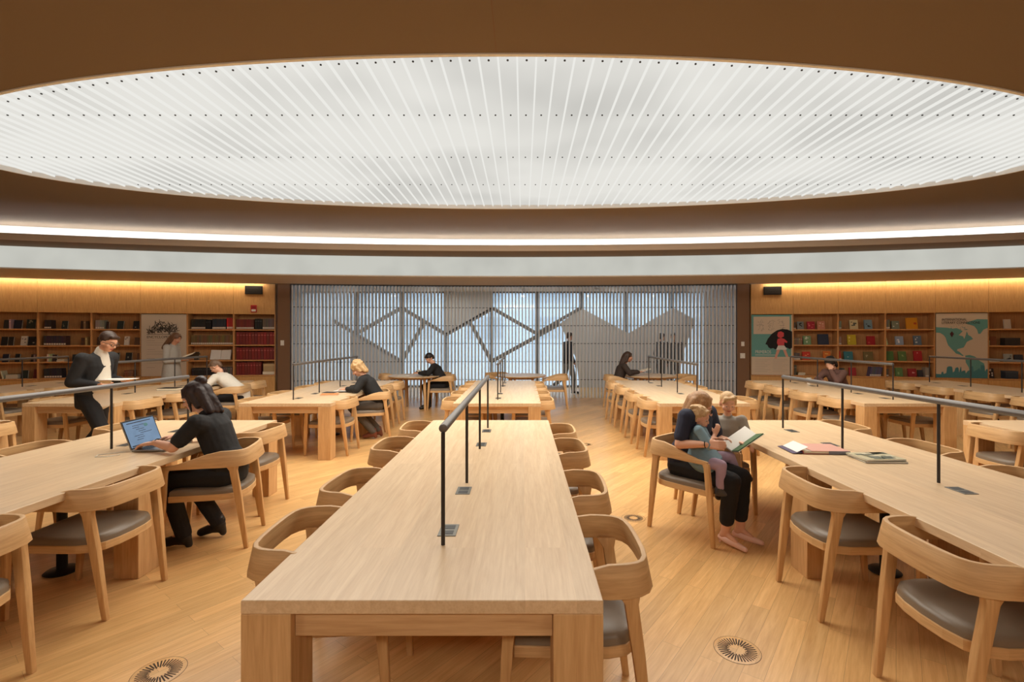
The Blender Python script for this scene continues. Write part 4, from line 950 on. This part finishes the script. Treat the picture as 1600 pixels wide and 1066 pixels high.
# --- mother with two children
j = sit(lean=.10, hip=.535, knees=.44, ank=.40, spread=.085)
j.update(head=(-.03, .12, 1.025), neck=(-.01, .09, .945), pitch=R(-24), yaw=R(32), er=(.255, .10, .755), wr=(.215, .31, .782), el=(-.22, .17, .74), wl=(-.20, .36, .74), al=(-.075, .43, .10), ar=(.085, .39, .10), tl=(-.10, .55, .028), tr=(.10, .52, .028))
def mom_hair(c, P, Rm, k):
    bob_hair(length=.10, r=1.02, fringe=False)(c, P, Rm, k)
    for s in (-1, 1):
        c.cap(P(s*.068, -.005, .05), P(s*.084, -.005, -.10), .018*k, .022*k); c.cap(P(s*.08, -.03, -.02), P(s*.088, -.01, -.19), .030*k, .018*k)
    c.cap(P(-.035, .045, .090), P(.055, .030, .062), .020*k, .016*k)
mo = person('person', (1.37, 4.10, 0), R(-139.5), 'woman with long honey hair and glasses in a navy shirt, child on her lap', j, vx=.0068, top=NAVY, trousers=BLK2, shoes=plain('nude_pump', (232, 190, 172), .3), heel=True, sleeve='short', hair=mom_hair, hairmat=H_MOM, glasses=M_BLACK, bare_shin=True,
   hands={'r': (V((-.35, 1, .05)), V((.9, .3, .35)), .8), 'l': (V((.1, 1, 0)), V((-.6, 0, 1)), .8)})
bw = MB(); dd = V((-.04, .21, .027)).normalized(); aa = dd.orthogonal().normalized(); bb = dd.cross(aa); bw.tube([V((.2165, .302, .781))+(aa*math.cos(t)+bb*math.sin(t))*.0285 for t in [2*math.pi*i/16 for i in range(17)]], .0035, 6); bw.build('wristband', M_BLACK, mo.o)
# --- small girl on the lap (unit: k about .62 of an adult)
DEN = cloth('denim_blue', (120, 146, 158)); LIL = cloth('lilac_leggings', (172, 148, 168)); GSH = plain('grey_boot', (64, 62, 64), .5)
kg = .60
def girl_j():
    j = dict(pelvis=(0, 0, .0), waist=(0, .005, .10), chest=(0, .01, .20), neck=(.0, .01, .265), head=(-.02, .01, .318), sl=(-.105, .01, .24), sr=(.105, .01, .24),
             er=(.15, .085, .135), wr=(.055, .125, .205), el=(-.15, .07, .12), wl=(-.08, .17, .15), hl=(-.055, 0, -.01), hr=(.055, 0, -.01),
             kr=(.13, .17, -.01), ar=(.13, .165, -.19), tr=(.135, .24, -.235), kl=(-.13, .24, .0), al=(-.15, .29, -.135), tl=(-.14, .375, -.165))
    j.update(yaw=R(-8), pitch=R(-14), hk=1.34); return j
def girl_hair(c, P, Rm, k):
    c.ell(P(0, -.022, .046), (.088*k, .098*k, .086*k), Rm); c.cap(P(0, -.08, .02), P(0, -.085, -.05), .055*k, .035*k)
    for s in (-1, 1): c.cap(P(s*.07, -.01, .04), P(s*.074, -.03, -.03), .024*k, .016*k); c.cap(P(s*.02, .06, .086), P(s*.065, .045, .05), .016*k, .012*k)
    for a in range(7): c.ell(P(.05*math.cos(a), -.05+.05*math.sin(a*1.7), .10+.01*math.sin(a*3)), (.026*k,)*3)
def girl_skirt(c): oval_loft(c, [((0, 0, .06), .10, .085), ((0, .03, .025), .125, .11), ((0, .06, .005), .145, .125), ((0, .04, -.05), .135, .125)], (1, 0, 0))
gi = person('child', (1.405, 3.90, .635), R(-112), 'small blond girl in a denim dress and lilac leggings on the lap', girl_j(), k=kg, vx=.0062, child=True, top=DEN, trousers=LIL, shoes=GSH, sleeve='elbow', hnoise=.012, hair=girl_hair, hairmat=H_BLOND, skirt=girl_skirt, brow=(170, 130, 90), noise=.01,
   hands={'r': (V((-.2, .35, .9)), V((.9, .2, 0)), .45), 'l': (V((.3, 1, .1)), V((-.3, 0, 1)), .7)})
# --- small boy on the next chair
GRY = cloth('grey_tshirt', (150, 144, 134)); kb = .66
j = dict(pelvis=(0, 0, .0), waist=(0, .02, .13), chest=(0, .05, .26), neck=(0, .085, .385), head=(0, .115, .475), sl=(-.118, .06, .325), sr=(.118, .06, .325), er=(.165, .12, .17), wr=(.09, .24, .165), el=(-.17, .10, .17), wl=(-.10, .25, .165),
         hl=(-.06, 0, -.01), hr=(.06, 0, -.01), kr=(.07, .26, -.0), ar=(.07, .25, -.25), tr=(.075, .34, -.29), kl=(-.07, .26, .0), al=(-.07, .25, -.25), tl=(-.075, .34, -.29), yaw=R(14), pitch=R(-20), hk=1.22)
def boy_hair(c, P, Rm, k):
    short_hair(.0)(c, P, Rm, k); c.cap(P(-.06, .03, .085), P(.05, .065, .062), .026*k, .018*k); c.cap(P(-.03, .06, .09), P(.06, .05, .03), .018*k, .014*k); c.cap(P(-.06, .04, .08), P(-.078, .03, .0), .018*k, .012*k)
bo = person('child', (1.85, 4.40, .545), R(158), 'small boy with a side-swept fringe in a grey T-shirt', j, k=kb, vx=.0062, child=True, top=GRY, trousers=BLK2, shoes=SHOE, sleeve='short', hair=boy_hair, hairmat=H_BLOND, brow=(150, 110, 76), skin=SKIN,
   hands={'r': (V((-.2, 1, .1)), V((.5, 0, .8)), .8), 'l': (V((.25, 1, .1)), V((-.5, 0, .8)), .8)})
# open picture book in their hands
def open_book(loc, rz, rx, w, h, covers, pages, label, opening=24, M4=None):
    o = empty('open_book', (0, 0, 0)); o.matrix_world = M4 if M4 else Matrix.Translation(loc) @ Matrix.Rotation(rz, 4, 'Z') @ Matrix.Rotation(rx, 4, 'X'); tag(o, label, 'book')
    for s in (-1, 1):
        M = Matrix.Rotation(R(-s*opening), 4, 'Y')
        q = lambda a, b_: (min(s*a, s*b_), max(s*a, s*b_))
        MB().box(*q(.001, w), -h/2, h/2, -.005, -.002, 0, M).build('cover', covers, o)
        MB().box(*q(.003, w-.004), -h/2+.004, h/2-.004, -.0019, .006, 0, M).build('page_block', pages[0] if s < 0 else pages[1], o)
    return o
GRN = plain('page_green', (58, 92, 48), .6)
ys = V((.80, .10, .50)).normalized(); zn = V((-.40, -.12, .90)); zn = (zn-ys*zn.dot(ys)).normalized(); xs_ = ys.cross(zn)
pb = open_book(None, 0, 0, .13, .255, M_WHITE, (M_WHITE, GRN), 'open picture book with white and green pages held before the children', 20,
   Matrix.Translation((1.775, 3.90, .755)) @ Matrix((xs_, ys, zn)).transposed().to_4x4())
# --- walking man in the black jacket
j = dict(pelvis=(0, 0, .93), waist=(0, .02, 1.08), chest=(0, .05, 1.28), neck=(0, .10, 1.45), head=(0, .185, 1.545), sl=(-.19, .055, 1.36), sr=(.19, .055, 1.36), er=(.235, -.03, 1.09), wr=(.16, .20, 1.06), el=(-.235, -.01, 1.10), wl=(-.14, .23, 1.08),
         hl=(-.09, 0, .92), hr=(.09, 0, .92), kr=(.10, .22, .50), ar=(.10, .27, .10), tr=(.11, .41, .05), kl=(-.10, -.02, .49), al=(-.10, -.32, .13), tl=(-.10, -.22, .03), pitch=R(-28), yaw=0)
def jk(c): oval_loft(c, [((0, -.035, .80), .165, .105), ((0, -.03, .93), .172, .11), ((0, -.01, 1.05), .155, .105)], (1, 0, 0))
wm = person('person', (-5.02, 5.68, 0), R(-92), 'man in a black jacket and white shirt walking while reading papers', j, vx=.0095, skirt=jk, top=BLK, trousers=BLK2, shoes=SHOE, hair=short_hair(.012), hairmat=H_DKB, glasses=M_METAL, coat=.008, hands={'r': (V((-.3, 1, 0)), V((0, .2, -1)), .3), 'l': (V((.3, 1, 0)), V((0, .2, -1)), .3)})
sh = MB(); oval_loft(sh, [((0, .105, .98), .125, .065), ((0, .110, 1.12), .105, .06), ((0, .12, 1.28), .080, .065), ((0, .125, 1.40), .055, .045)], (1, 0, 0)); oval_loft(sh, [((0, .055, .80), .130, .100), ((0, .055, .95), .140, .100)], (1, 0, 0)); sh.cap((0, .09, 1.40), (0, .105, 1.45), .068, .058)
vox(sh, 'shirt', cloth('white_shirt', (216, 206, 190)), wm.o, .010, 3)
pa = empty('paper_stack', (-4.72, 5.66, 1.10), R(4), 'loose white papers the walking man holds before him', 'papers')
for i in range(3): MB().box(-.15+.01*i, .15+.012*i, -.105, .105, .003+i*.004, .006+i*.004, 0, Matrix.Rotation(R(4*i-4), 4, 'Z')).build('sheet', M_WHITE, pa)
# --- standing woman before the grey poster
GC = cloth('grey_coat', (178, 172, 162))
j = dict(pelvis=(0, 0, .93), waist=(0, 0, 1.09), chest=(0, .0, 1.29), neck=(0, .035, 1.45), head=(0, .085, 1.565), sl=(-.17, 0, 1.38), sr=(.17, 0, 1.38), er=(.205, .0, 1.10), wr=(.12, .24, 1.10), el=(-.205, .02, 1.10), wl=(-.10, .26, 1.12),
         hl=(-.085, 0, .92), hr=(.085, 0, .92), kr=(.09, .03, .50), ar=(.09, 0, .09), tr=(.10, .14, .035), kl=(-.09, .02, .50), al=(-.09, -.02, .09), tl=(-.10, .12, .035), pitch=R(-26), yaw=R(-8))
def coat_skirt(c): oval_loft(c, [((0, 0, .60), .215, .17), ((0, 0, .80), .205, .17), ((0, 0, .95), .19, .155), ((0, 0, 1.08), .165, .125)], (1, 0, 0))
def long_hair(c, P, Rm, k):
    bob_hair(length=.12)(c, P, Rm, k); c.cap(P(0, -.09, -.02), P(0, -.16, -.30), .06*k, .035*k); c.cap(P(.03, -.09, -.04), P(.03, -.15, -.27), .05*k, .03*k)
person('person', (-7.40, 10.25, 0), R(-84), 'long-haired woman in a pale grey coat standing with an open black book', j, vx=.012, top=GC, trousers=BLK2, shoes=SHOE, skirt=coat_skirt, hair=long_hair, hairmat=H_BROWN, skin=SKIN2, hands={'r': (V((-.1, 1, .1)), V((0, .2, -1)), .3), 'l': (V((.1, 1, .1)), V((0, .2, -1)), .3)})
open_book((-7.02, 10.25, 1.235), R(-84), R(20), .17, .25, M_BLACK, (M_BLACK, M_PAGE), 'open black book in the hands of the woman in the grey coat', -16)
# --- man in white shirt
j = sit(lean=.36, hip=.535, knees=.40, ank=.36); j.update(pitch=R(-42), er=(.26, .42, .80), wr=(.10, .54, .775), el=(-.26, .42, .80), wl=(-.12, .54, .775), head=(0, .44, 1.075), neck=(0, .36, 1.0))
person('person', (-4.98, 8.62, 0), R(96), 'man in a white shirt with cropped hair bent over the table', j, vx=.011, top=cloth('white_cloth', (224, 216, 202)), trousers=BLK2, shoes=SHOE, hair=short_hair(), hairmat=H_TAN, glasses=M_METAL, hands={'r': (V((-.6, .6, -.1)), V((0, 0, 1)), .5), 'l': (V((.6, .6, -.1)), V((0, 0, 1)), .5)})
# --- blond woman in the black blazer
j = sit(lean=.22, hip=.535, knees=.40, ank=.02); j.update(pitch=R(-38), yaw=R(6), er=(.25, .30, .80), wr=(.12, .46, .79), el=(-.25, .30, .80), wl=(-.10, .47, .79), al=(-.06, .08, .11), tl=(-.05, .21, .04), ar=(.08, .02, .11), tr=(.06, .16, .04), head=(0, .335, 1.095), neck=(0, .25, 1.01))
def curly(c, P, Rm, k):
    bob_hair(length=.02, r=1.08)(c, P, Rm, k); rr = random.Random(2)
    for i in range(34):
        a, t = rr.uniform(0, 6.28), rr.uniform(-.2, 1.5); c.ell(P(.085*math.cos(a)*math.cos(t), -.03+.095*math.sin(a)*math.cos(t) - (.02 if math.sin(a) > .5 else 0), .04+.088*math.sin(t)), (.024*k,)*3)
bwm = person('person', (-2.27, 7.70, 0), R(97), 'woman with curly blond hair in a black blazer reading at the table', j, vx=.0095, top=BLK, trousers=cloth('taupe_skirt', (86, 78, 70)), shoes=plain('brown_boot', (112, 58, 40), .45), boot=True, hnoise=.014, hair=curly, hairmat=H_BLOND, hands={'r': (V((-.1, 1, 0)), V((0, 0, 1)), .5), 'l': (V((.1, 1, 0)), V((0, 0, 1)), .5)})
# --- person in black at the round table
j = sit(lean=.20, hip=.535, knees=.40, ank=.34); j.update(pitch=R(-40), er=(.25, .30, .80), wr=(.10, .50, .80), el=(-.25, .30, .80), wl=(-.10, .52, .80), head=(0, .31, 1.115), neck=(0, .23, 1.02))
person('person', (-1.77, 10.85, 0), R(92), 'dark-haired person in black reading at the round table by the slats', j, vx=.012, top=BLK, trousers=BLK2, shoes=SHOE, hair=short_hair(.01), hairmat=H_BLK, hands={'r': (V((-.1, 1, .1)), V((.5, 0, 1)), .6), 'l': (V((.1, 1, .1)), V((-.5, 0, 1)), .6)})
# --- long-haired woman in the brown jacket
j = sit(lean=.12, hip=.535, knees=.40, ank=.34); j.update(pitch=R(-10), yaw=R(-6), er=(.25, .24, .80), wr=(.10, .46, .82), el=(-.25, .24, .80), wl=(-.10, .48, .82))
person('person', (2.10, 10.85, 0), R(-92), 'long-haired woman in a dark brown jacket holding papers at a round table', j, vx=.012, top=cloth('dark_brown_cloth', (56, 44, 38)), trousers=BLK2, shoes=SHOE, hair=long_hair, hairmat=H_DKB, skin=SKIN2, hands={'r': (V((-.1, 1, .1)), V((0, .2, -1)), .4), 'l': (V((.1, 1, .1)), V((0, .2, -1)), .4)})
pp = empty('paper_stack', (2.72, 10.85, .855), R(0), 'white papers in the hands of the woman in the brown jacket', 'papers')
MB().box(-.11, .11, -.14, .14, 0, .008, 0, Matrix.Rotation(R(-14), 4, 'Y')).build('sheet', M_WHITE, pp); MB().box(-.105, .115, -.13, .145, .009, .012, 0, Matrix.Rotation(R(-14), 4, 'Y')).build('sheet', M_PAGE, pp)
# --- person in brown leaning on one hand
j = sit(lean=.20, hip=.535, knees=.40, ank=.34); j.update(pitch=R(-30), yaw=R(12), el=(-.20, .40, .80), wl=(-.05, .37, .98), er=(.24, .34, .79), wr=(.05, .45, .785), head=(0, .32, 1.115), neck=(0, .235, 1.02))
def cap_hair(c, P, Rm, k): bob_hair(length=.03, r=1.08)(c, P, Rm, k)
person('person', (5.97, 9.10, 0), R(112), 'person in a brown sweater with black hair, face resting on a hand', j, vx=.012, top=cloth('brown_sweater', (108, 76, 66)), trousers=NAVY, shoes=SHOE, hair=cap_hair, hairmat=H_BLK, hands={'l': (V((.25, .1, 1)), V((-.3, 1, 0)), .9), 'r': (V((-.8, .5, 0)), V((0, 0, 1)), .5)})
# --- people in the corridor behind the slats
j = dict(pelvis=(0, 0, .94), waist=(0, 0, 1.10), chest=(0, .01, 1.30), neck=(0, .02, 1.49), head=(0, .05, 1.61), sl=(-.20, 0, 1.40), sr=(.20, 0, 1.40), er=(.25, -.05, 1.12), wr=(.24, .06, .90), el=(-.25, .03, 1.12), wl=(-.24, .16, .92),
         hl=(-.09, 0, .93), hr=(.09, 0, .93), kr=(.10, .10, .50), ar=(.10, .10, .09), tr=(.11, .24, .035), kl=(-.10, -.06, .50), al=(-.10, -.40, .24), tl=(-.10, -.36, .10), pitch=R(-6), yaw=0)
DJ = cloth('dark_navy_jacket', (28, 30, 40))
person('person', (1.27, 13.6, 0), R(-68), 'man in a dark jacket and grey trousers walking behind the slats', j, k=1.0, vx=.013, top=DJ, trousers=cloth('grey_trousers', (112, 112, 108)), shoes=SHOE, hair=short_hair(), hairmat=H_DKB, detail=False, coat=.012)
def stand(): return dict(pelvis=(0, 0, .93), waist=(0, 0, 1.09), chest=(0, 0, 1.29), neck=(0, .02, 1.47), head=(0, .045, 1.59), sl=(-.18, 0, 1.39), sr=(.18, 0, 1.39), er=(.23, -.02, 1.11), wr=(.20, .10, .88), el=(-.23, -.02, 1.11), wl=(-.20, .10, .88),
         hl=(-.09, 0, .92), hr=(.09, 0, .92), kr=(.09, .02, .50), ar=(.10, 0, .09), tr=(.11, .14, .035), kl=(-.09, .02, .50), al=(-.10, 0, .09), tl=(-.11, .14, .035))
person('person', (3.86, 13.6, 0), R(-70), 'shorter dark-clothed person standing behind the slats at the right', stand(), vx=.013, k=.97, top=DJ, trousers=BLK2, shoes=SHOE, hair=short_hair(), hairmat=H_BLK, detail=False)
person('person', (4.26, 13.7, 0), R(150), 'taller dark-clothed person facing a companion behind the slats', stand(), vx=.013, top=DJ, trousers=BLK2, shoes=SHOE, hair=short_hair(), hairmat=H_BLK, detail=False)
# ---------------------------------------------------------------- things on the tables
SILV = plain('silver_shell', (150, 146, 142), .35, .7); SCRN = glow('screen_glow', (158, 186, 218), .62, .14, 9); SCRB = plain('screen_bezel', (22, 24, 28), .4)
lp = empty('laptop', (-2.945, 3.82, ZT), R(90+3), 'open silver laptop with a blue page on the left table', 'laptop')   # local +y points away from the typist
MB().box(-.17, .17, -.24, 0, .004, .016).build('base', SILV, lp, .003)
kb_ = MB()
for r_ in range(5):
    for c_ in range(13): kb_.box(-.145+c_*.0222, -.145+c_*.0222+.0185, -.10+r_*.019-.01, -.10+r_*.019+.006, .016, .0172)
kb_.build('keyboard', SCRB, lp); MB().box(-.05, .05, -.215, -.14, .016, .0164).build('touchpad', plain('touchpad_grey', (128, 124, 122), .4), lp)
scm = Matrix.Translation((0, .002, .014)) @ Matrix.Rotation(R(-20), 4, 'X')
sc = MB().box(-.17, .17, 0, .007, 0, .225, 0, scm).build('screen_lid', SILV, lp)
MB().box(-.168, .168, -.0012, 0, .002, .223, 0, scm).build('bezel', SCRB, sc); MB().box(-.160, .160, -.002, -.0013, .012, .214, 0, scm).build('display', SCRN, sc)
pgm = MB(); rr = random.Random(4)
for i in range(8):
    z = .06+.016*i; a = rr.uniform(-.10, -.02); pgm.box(a, a+rr.uniform(.06, .14), -.0026, -.0021, z, z+.004, 0, scm)
pgm.box(-.13, .12, -.0026, -.0021, .195, .202, 0, scm); pgm.box(-.15, .15, -.0026, -.0021, .016, .026, 0, scm)
pgm.build('page_text', plain('screen_ink', (36, 48, 70), .6), sc)
bl_ = MB(); bl_.ell((.055, .0, .165), (.022, .0012, .014)); bl_.v = [tuple(scm @ (V(v_)+V((0, -.0028, 0)))) for v_ in bl_.v]; bl_.build('page_badge', plain('screen_teal', (70, 120, 130), .6), sc)
tag(MB().tube([(-2.98, 3.65, ZT+.004), (-3.05, 3.60, ZT+.004), (-3.10, 3.55, ZT+.004), (-3.07, 3.49, ZT+.004), (-2.99, 3.50, ZT+.004), (-2.95, 3.56, ZT+.004)], .0028, 6).build('charging_cable', M_WHITEP), 'thin pale cable looped on the table beside the laptop', 'cable')
cu = empty('paper_cup', (-3.16, 3.98, ZT), 0, 'white paper cup standing behind the laptop screen', 'cup')
MB().lathe([(.0001, 0), (.028, 0), (.038, .095), (.036, .095), (.0265, .003), (.0001, .003)], 24).build('cup_body', M_WHITE, cu, smooth='angle'); MB().lathe([(.036, .0955), (.04, .0955), (.04, .102), (.036, .102)], 24).build('rim', M_WHITEP, cu, smooth='angle')
# folder and picture books on the right table
PINK = plain('pink_cover', (214, 158, 142), .5); CORAL = plain('coral_spine', (176, 84, 72), .5); PUR = plain('purple_page', (72, 58, 92), .5)
fo = empty('folder_book', (2.235, 3.70, ZT), R(-3), 'large pink picture book lying with its purple inner page lifted', 'book')
MB().box(-.16, .17, -.125, .125, .003, .006).build('back_cover', CORAL, fo); MB().box(-.155, .165, -.12, .12, .0062, .022).build('pages', M_PAGE, fo)
MB().box(-.10, .17, -.125, .125, .0225, .0265).build('front_cover', PINK, fo, .001); MB().box(-.16, -.158, -.125, .125, .0062, .022).build('spine', CORAL, fo)
MB().hexa([(-.235, -.12, .004), (-.10, -.12, .018), (-.10, .12, .018), (-.235, .12, .004), (-.235, -.12, .0065), (-.10, -.12, .0222), (-.10, .12, .0222), (-.235, .12, .0065)]).build('lifted_page', PUR, fo)
MB().hexa([(-.20, -.11, .012), (-.12, -.11, .05), (-.12, .11, .05), (-.20, .11, .012), (-.20, -.11, .013), (-.12, -.11, .0515), (-.12, .11, .0515), (-.20, .11, .013)]).build('loose_page', M_WHITE, fo)
MB().box(.02, .172, -.1275, -.1252, .003, .026).build('edge_band', cmat((120, 122, 132)), fo)
def art_strip(par, w, h, z, cols, seed):
    rr = random.Random(seed)
    for c in cols:
        a = MB()
        for _ in range(7): x, y = rr.uniform(-w, w*.6), rr.uniform(-h, h*.6); a.box(x, min(w, x+rr.uniform(.02, .09)), y, min(h, y+rr.uniform(.02, .07)), z, z+.0006)
        a.build('cover_art', cmat(c), par); z += .0007
for i, (dx, dy, a, c, lab) in enumerate(((2.495, 3.43, -4, (150, 140, 118), 'lower thin picture book of the pair beside the rail post'), (2.49, 3.437, 2, (186, 176, 142), 'upper thin picture book of the pair beside the rail post'))):
    o = empty('picture_book', (dx, dy, ZT+.0135*i), R(a), lab, 'book', 'thin picture books on the right table')
    MB().box(-.14, .14, -.105, .105, .0005, .0025).build('back_cover', cmat(c), o); MB().box(-.137, .138, -.103, .103, .003, .0098).build('pages', M_WHITE, o); MB().box(-.14, .14, -.105, .105, .010, .012).build('front_cover', cmat(c), o)
    if i: art_strip(o, .13, .095, .0121, ((112, 104, 70), (200, 190, 160), (90, 96, 80)), 3)
# other tables
ob2 = open_book((-2.82, 7.66, ZT+.016), R(95), 0, .16, .23, M_WHITE, (M_WHITE, M_WHITE), 'open book under the hands of the blond woman', 4)
def small_flat(loc, rz, w, d, h, mat_, label, cat='book', name='book', pages=True):
    o = empty(name, loc, rz, label, cat)
    MB().box(-w/2, w/2, -d/2, d/2, .0005, .003).build('back_cover', mat_, o); MB().box(-w/2+.003, w/2-.002, -d/2+.003, d/2-.003, .0032, h-.003).build('pages', M_PAGE, o); MB().box(-w/2, w/2, -d/2, d/2, h-.0028, h).build('front_cover', mat_, o); return o
small_flat((-2.86, 7.20, ZT), R(12), .24, .17, .018, cmat((214, 134, 76)), 'orange-covered book lying near the blond woman')
small_flat((-2.93, 7.40, ZT), R(-8), .20, .15, .02, cmat((60, 52, 52)), 'dark book beside the orange one on the blond woman\'s table')
small_flat((-5.72, 7.9, ZT), R(4), .30, .22, .035, cmat((30, 28, 28)), 'thick black book lying on the white-shirted man\'s table')
ob3 = open_book((-2.28, 10.85, ZT+.05), R(92), R(22), .15, .22, M_BLACK, (M_PAGE, M_PAGE), 'dark-covered book held open by the person in black', 12)
small_flat((-2.62, 10.7, ZT), R(20), .26, .19, .010, M_WHITE, 'thin white booklet on the round table of the person in black')
ob4 = open_book((-5.48, 8.62, ZT+.016), R(92), 0, .15, .22, M_WHITE, (M_WHITE, M_WHITE), 'open white book before the man in the white shirt', 4)
cu2 = empty('paper_cup', (5.28, 8.98, ZT), 0, 'pale paper cup on the table of the person in brown', 'cup'); MB().lathe([(.0001, 0), (.03, 0), (.04, .10), (.038, .10), (.028, .003), (.0001, .003)], 20).build('cup_body', M_WHITE, cu2, smooth='angle')
MB().lathe([(.037, .1005), (.042, .1005), (.042, .106), (.037, .106)], 20).build('rim', M_WHITEP, cu2, smooth='angle')
# ---------------------------------------------------------------- light
W = bpy.data.worlds.new('sky'); S.world = W; W.use_nodes = True
nt = W.node_tree; bg = nt.nodes['Background']; bg.inputs[0].default_value = (.86, .93, 1, 1); bg.inputs[1].default_value = 2.5
def lamp(name, kind, loc, energy, color, rot=(0, 0, 0), **kw):
    d = bpy.data.lights.new(name, kind); d.energy = energy; d.color = color
    for k, v in kw.items(): setattr(d, k, v)
    o = bpy.data.objects.new(name, d); COL.objects.link(o); o.location = loc; o.rotation_euler = rot; return o
lamp('oval_fill_lamp', 'AREA', (OX, OY, ZC-.03), 460, (1, .92, .79), shape='ELLIPSE', size=2*OA-1.0, size_y=2*OB-.8)  # extra fill added under the oval, on top of the diffuser's own glow
for i, x in enumerate((-5.5, -.2, 5.1)):  # unseen panels added behind the camera as fill for the dark foreground
    o = empty('fill_panel_light', (x, -2.6, ZC-.03), 0, '%s added rectangular fill light from the left in the ceiling behind the viewer' % ORD[i], 'ceiling light', 'added fill lights behind the viewer')
    MB().box(-1.25, 1.25, -.45, .45, .0, .029).build('frame', M_WHITEP, o, .004); MB().box(-1.2, 1.2, -.4, .4, -.002, -.0001).build('lens', glow('fill_panel_glow_%d' % i, (255, 240, 220), 3), o)
    lamp('fill_panel_lamp', 'AREA', (x, -2.6, ZC-.04), 115, (1, .92, .80), rot=(R(22), 0, 0), shape='RECTANGLE', size=2.4, size_y=.8)
for i, x in enumerate((-4.4, -2.2, 0, 2.2, 4.4)):  # downlights added to lighten the corridor, slats and frit panels
    o = empty('downlight', (x, 14.3, 2.99), 0, '%s added round downlight from the left in the corridor ceiling behind the slats' % ORD[i], 'ceiling light', 'added corridor downlights')
    MB().lathe([(.05, 0), (.085, 0), (.085, .029), (.05, .029), (.05, 0)], 20).build('trim_ring', M_WHITEP, o); MB().lathe([(.0001, .012), (.049, .012), (.049, .018), (.0001, .018)], 20).build('lens', glow('downlight_glow_%d' % i, (255, 246, 232), 3), o)
    lamp('corridor_fill_lamp', 'AREA', (x, 14.3, 2.98), 11, (1, .97, .93), shape='DISK', size=.1)
S.view_settings.view_transform = 'Standard'; S.view_settings.look = 'None'; S.view_settings.gamma = 1
S.view_settings.exposure = 0
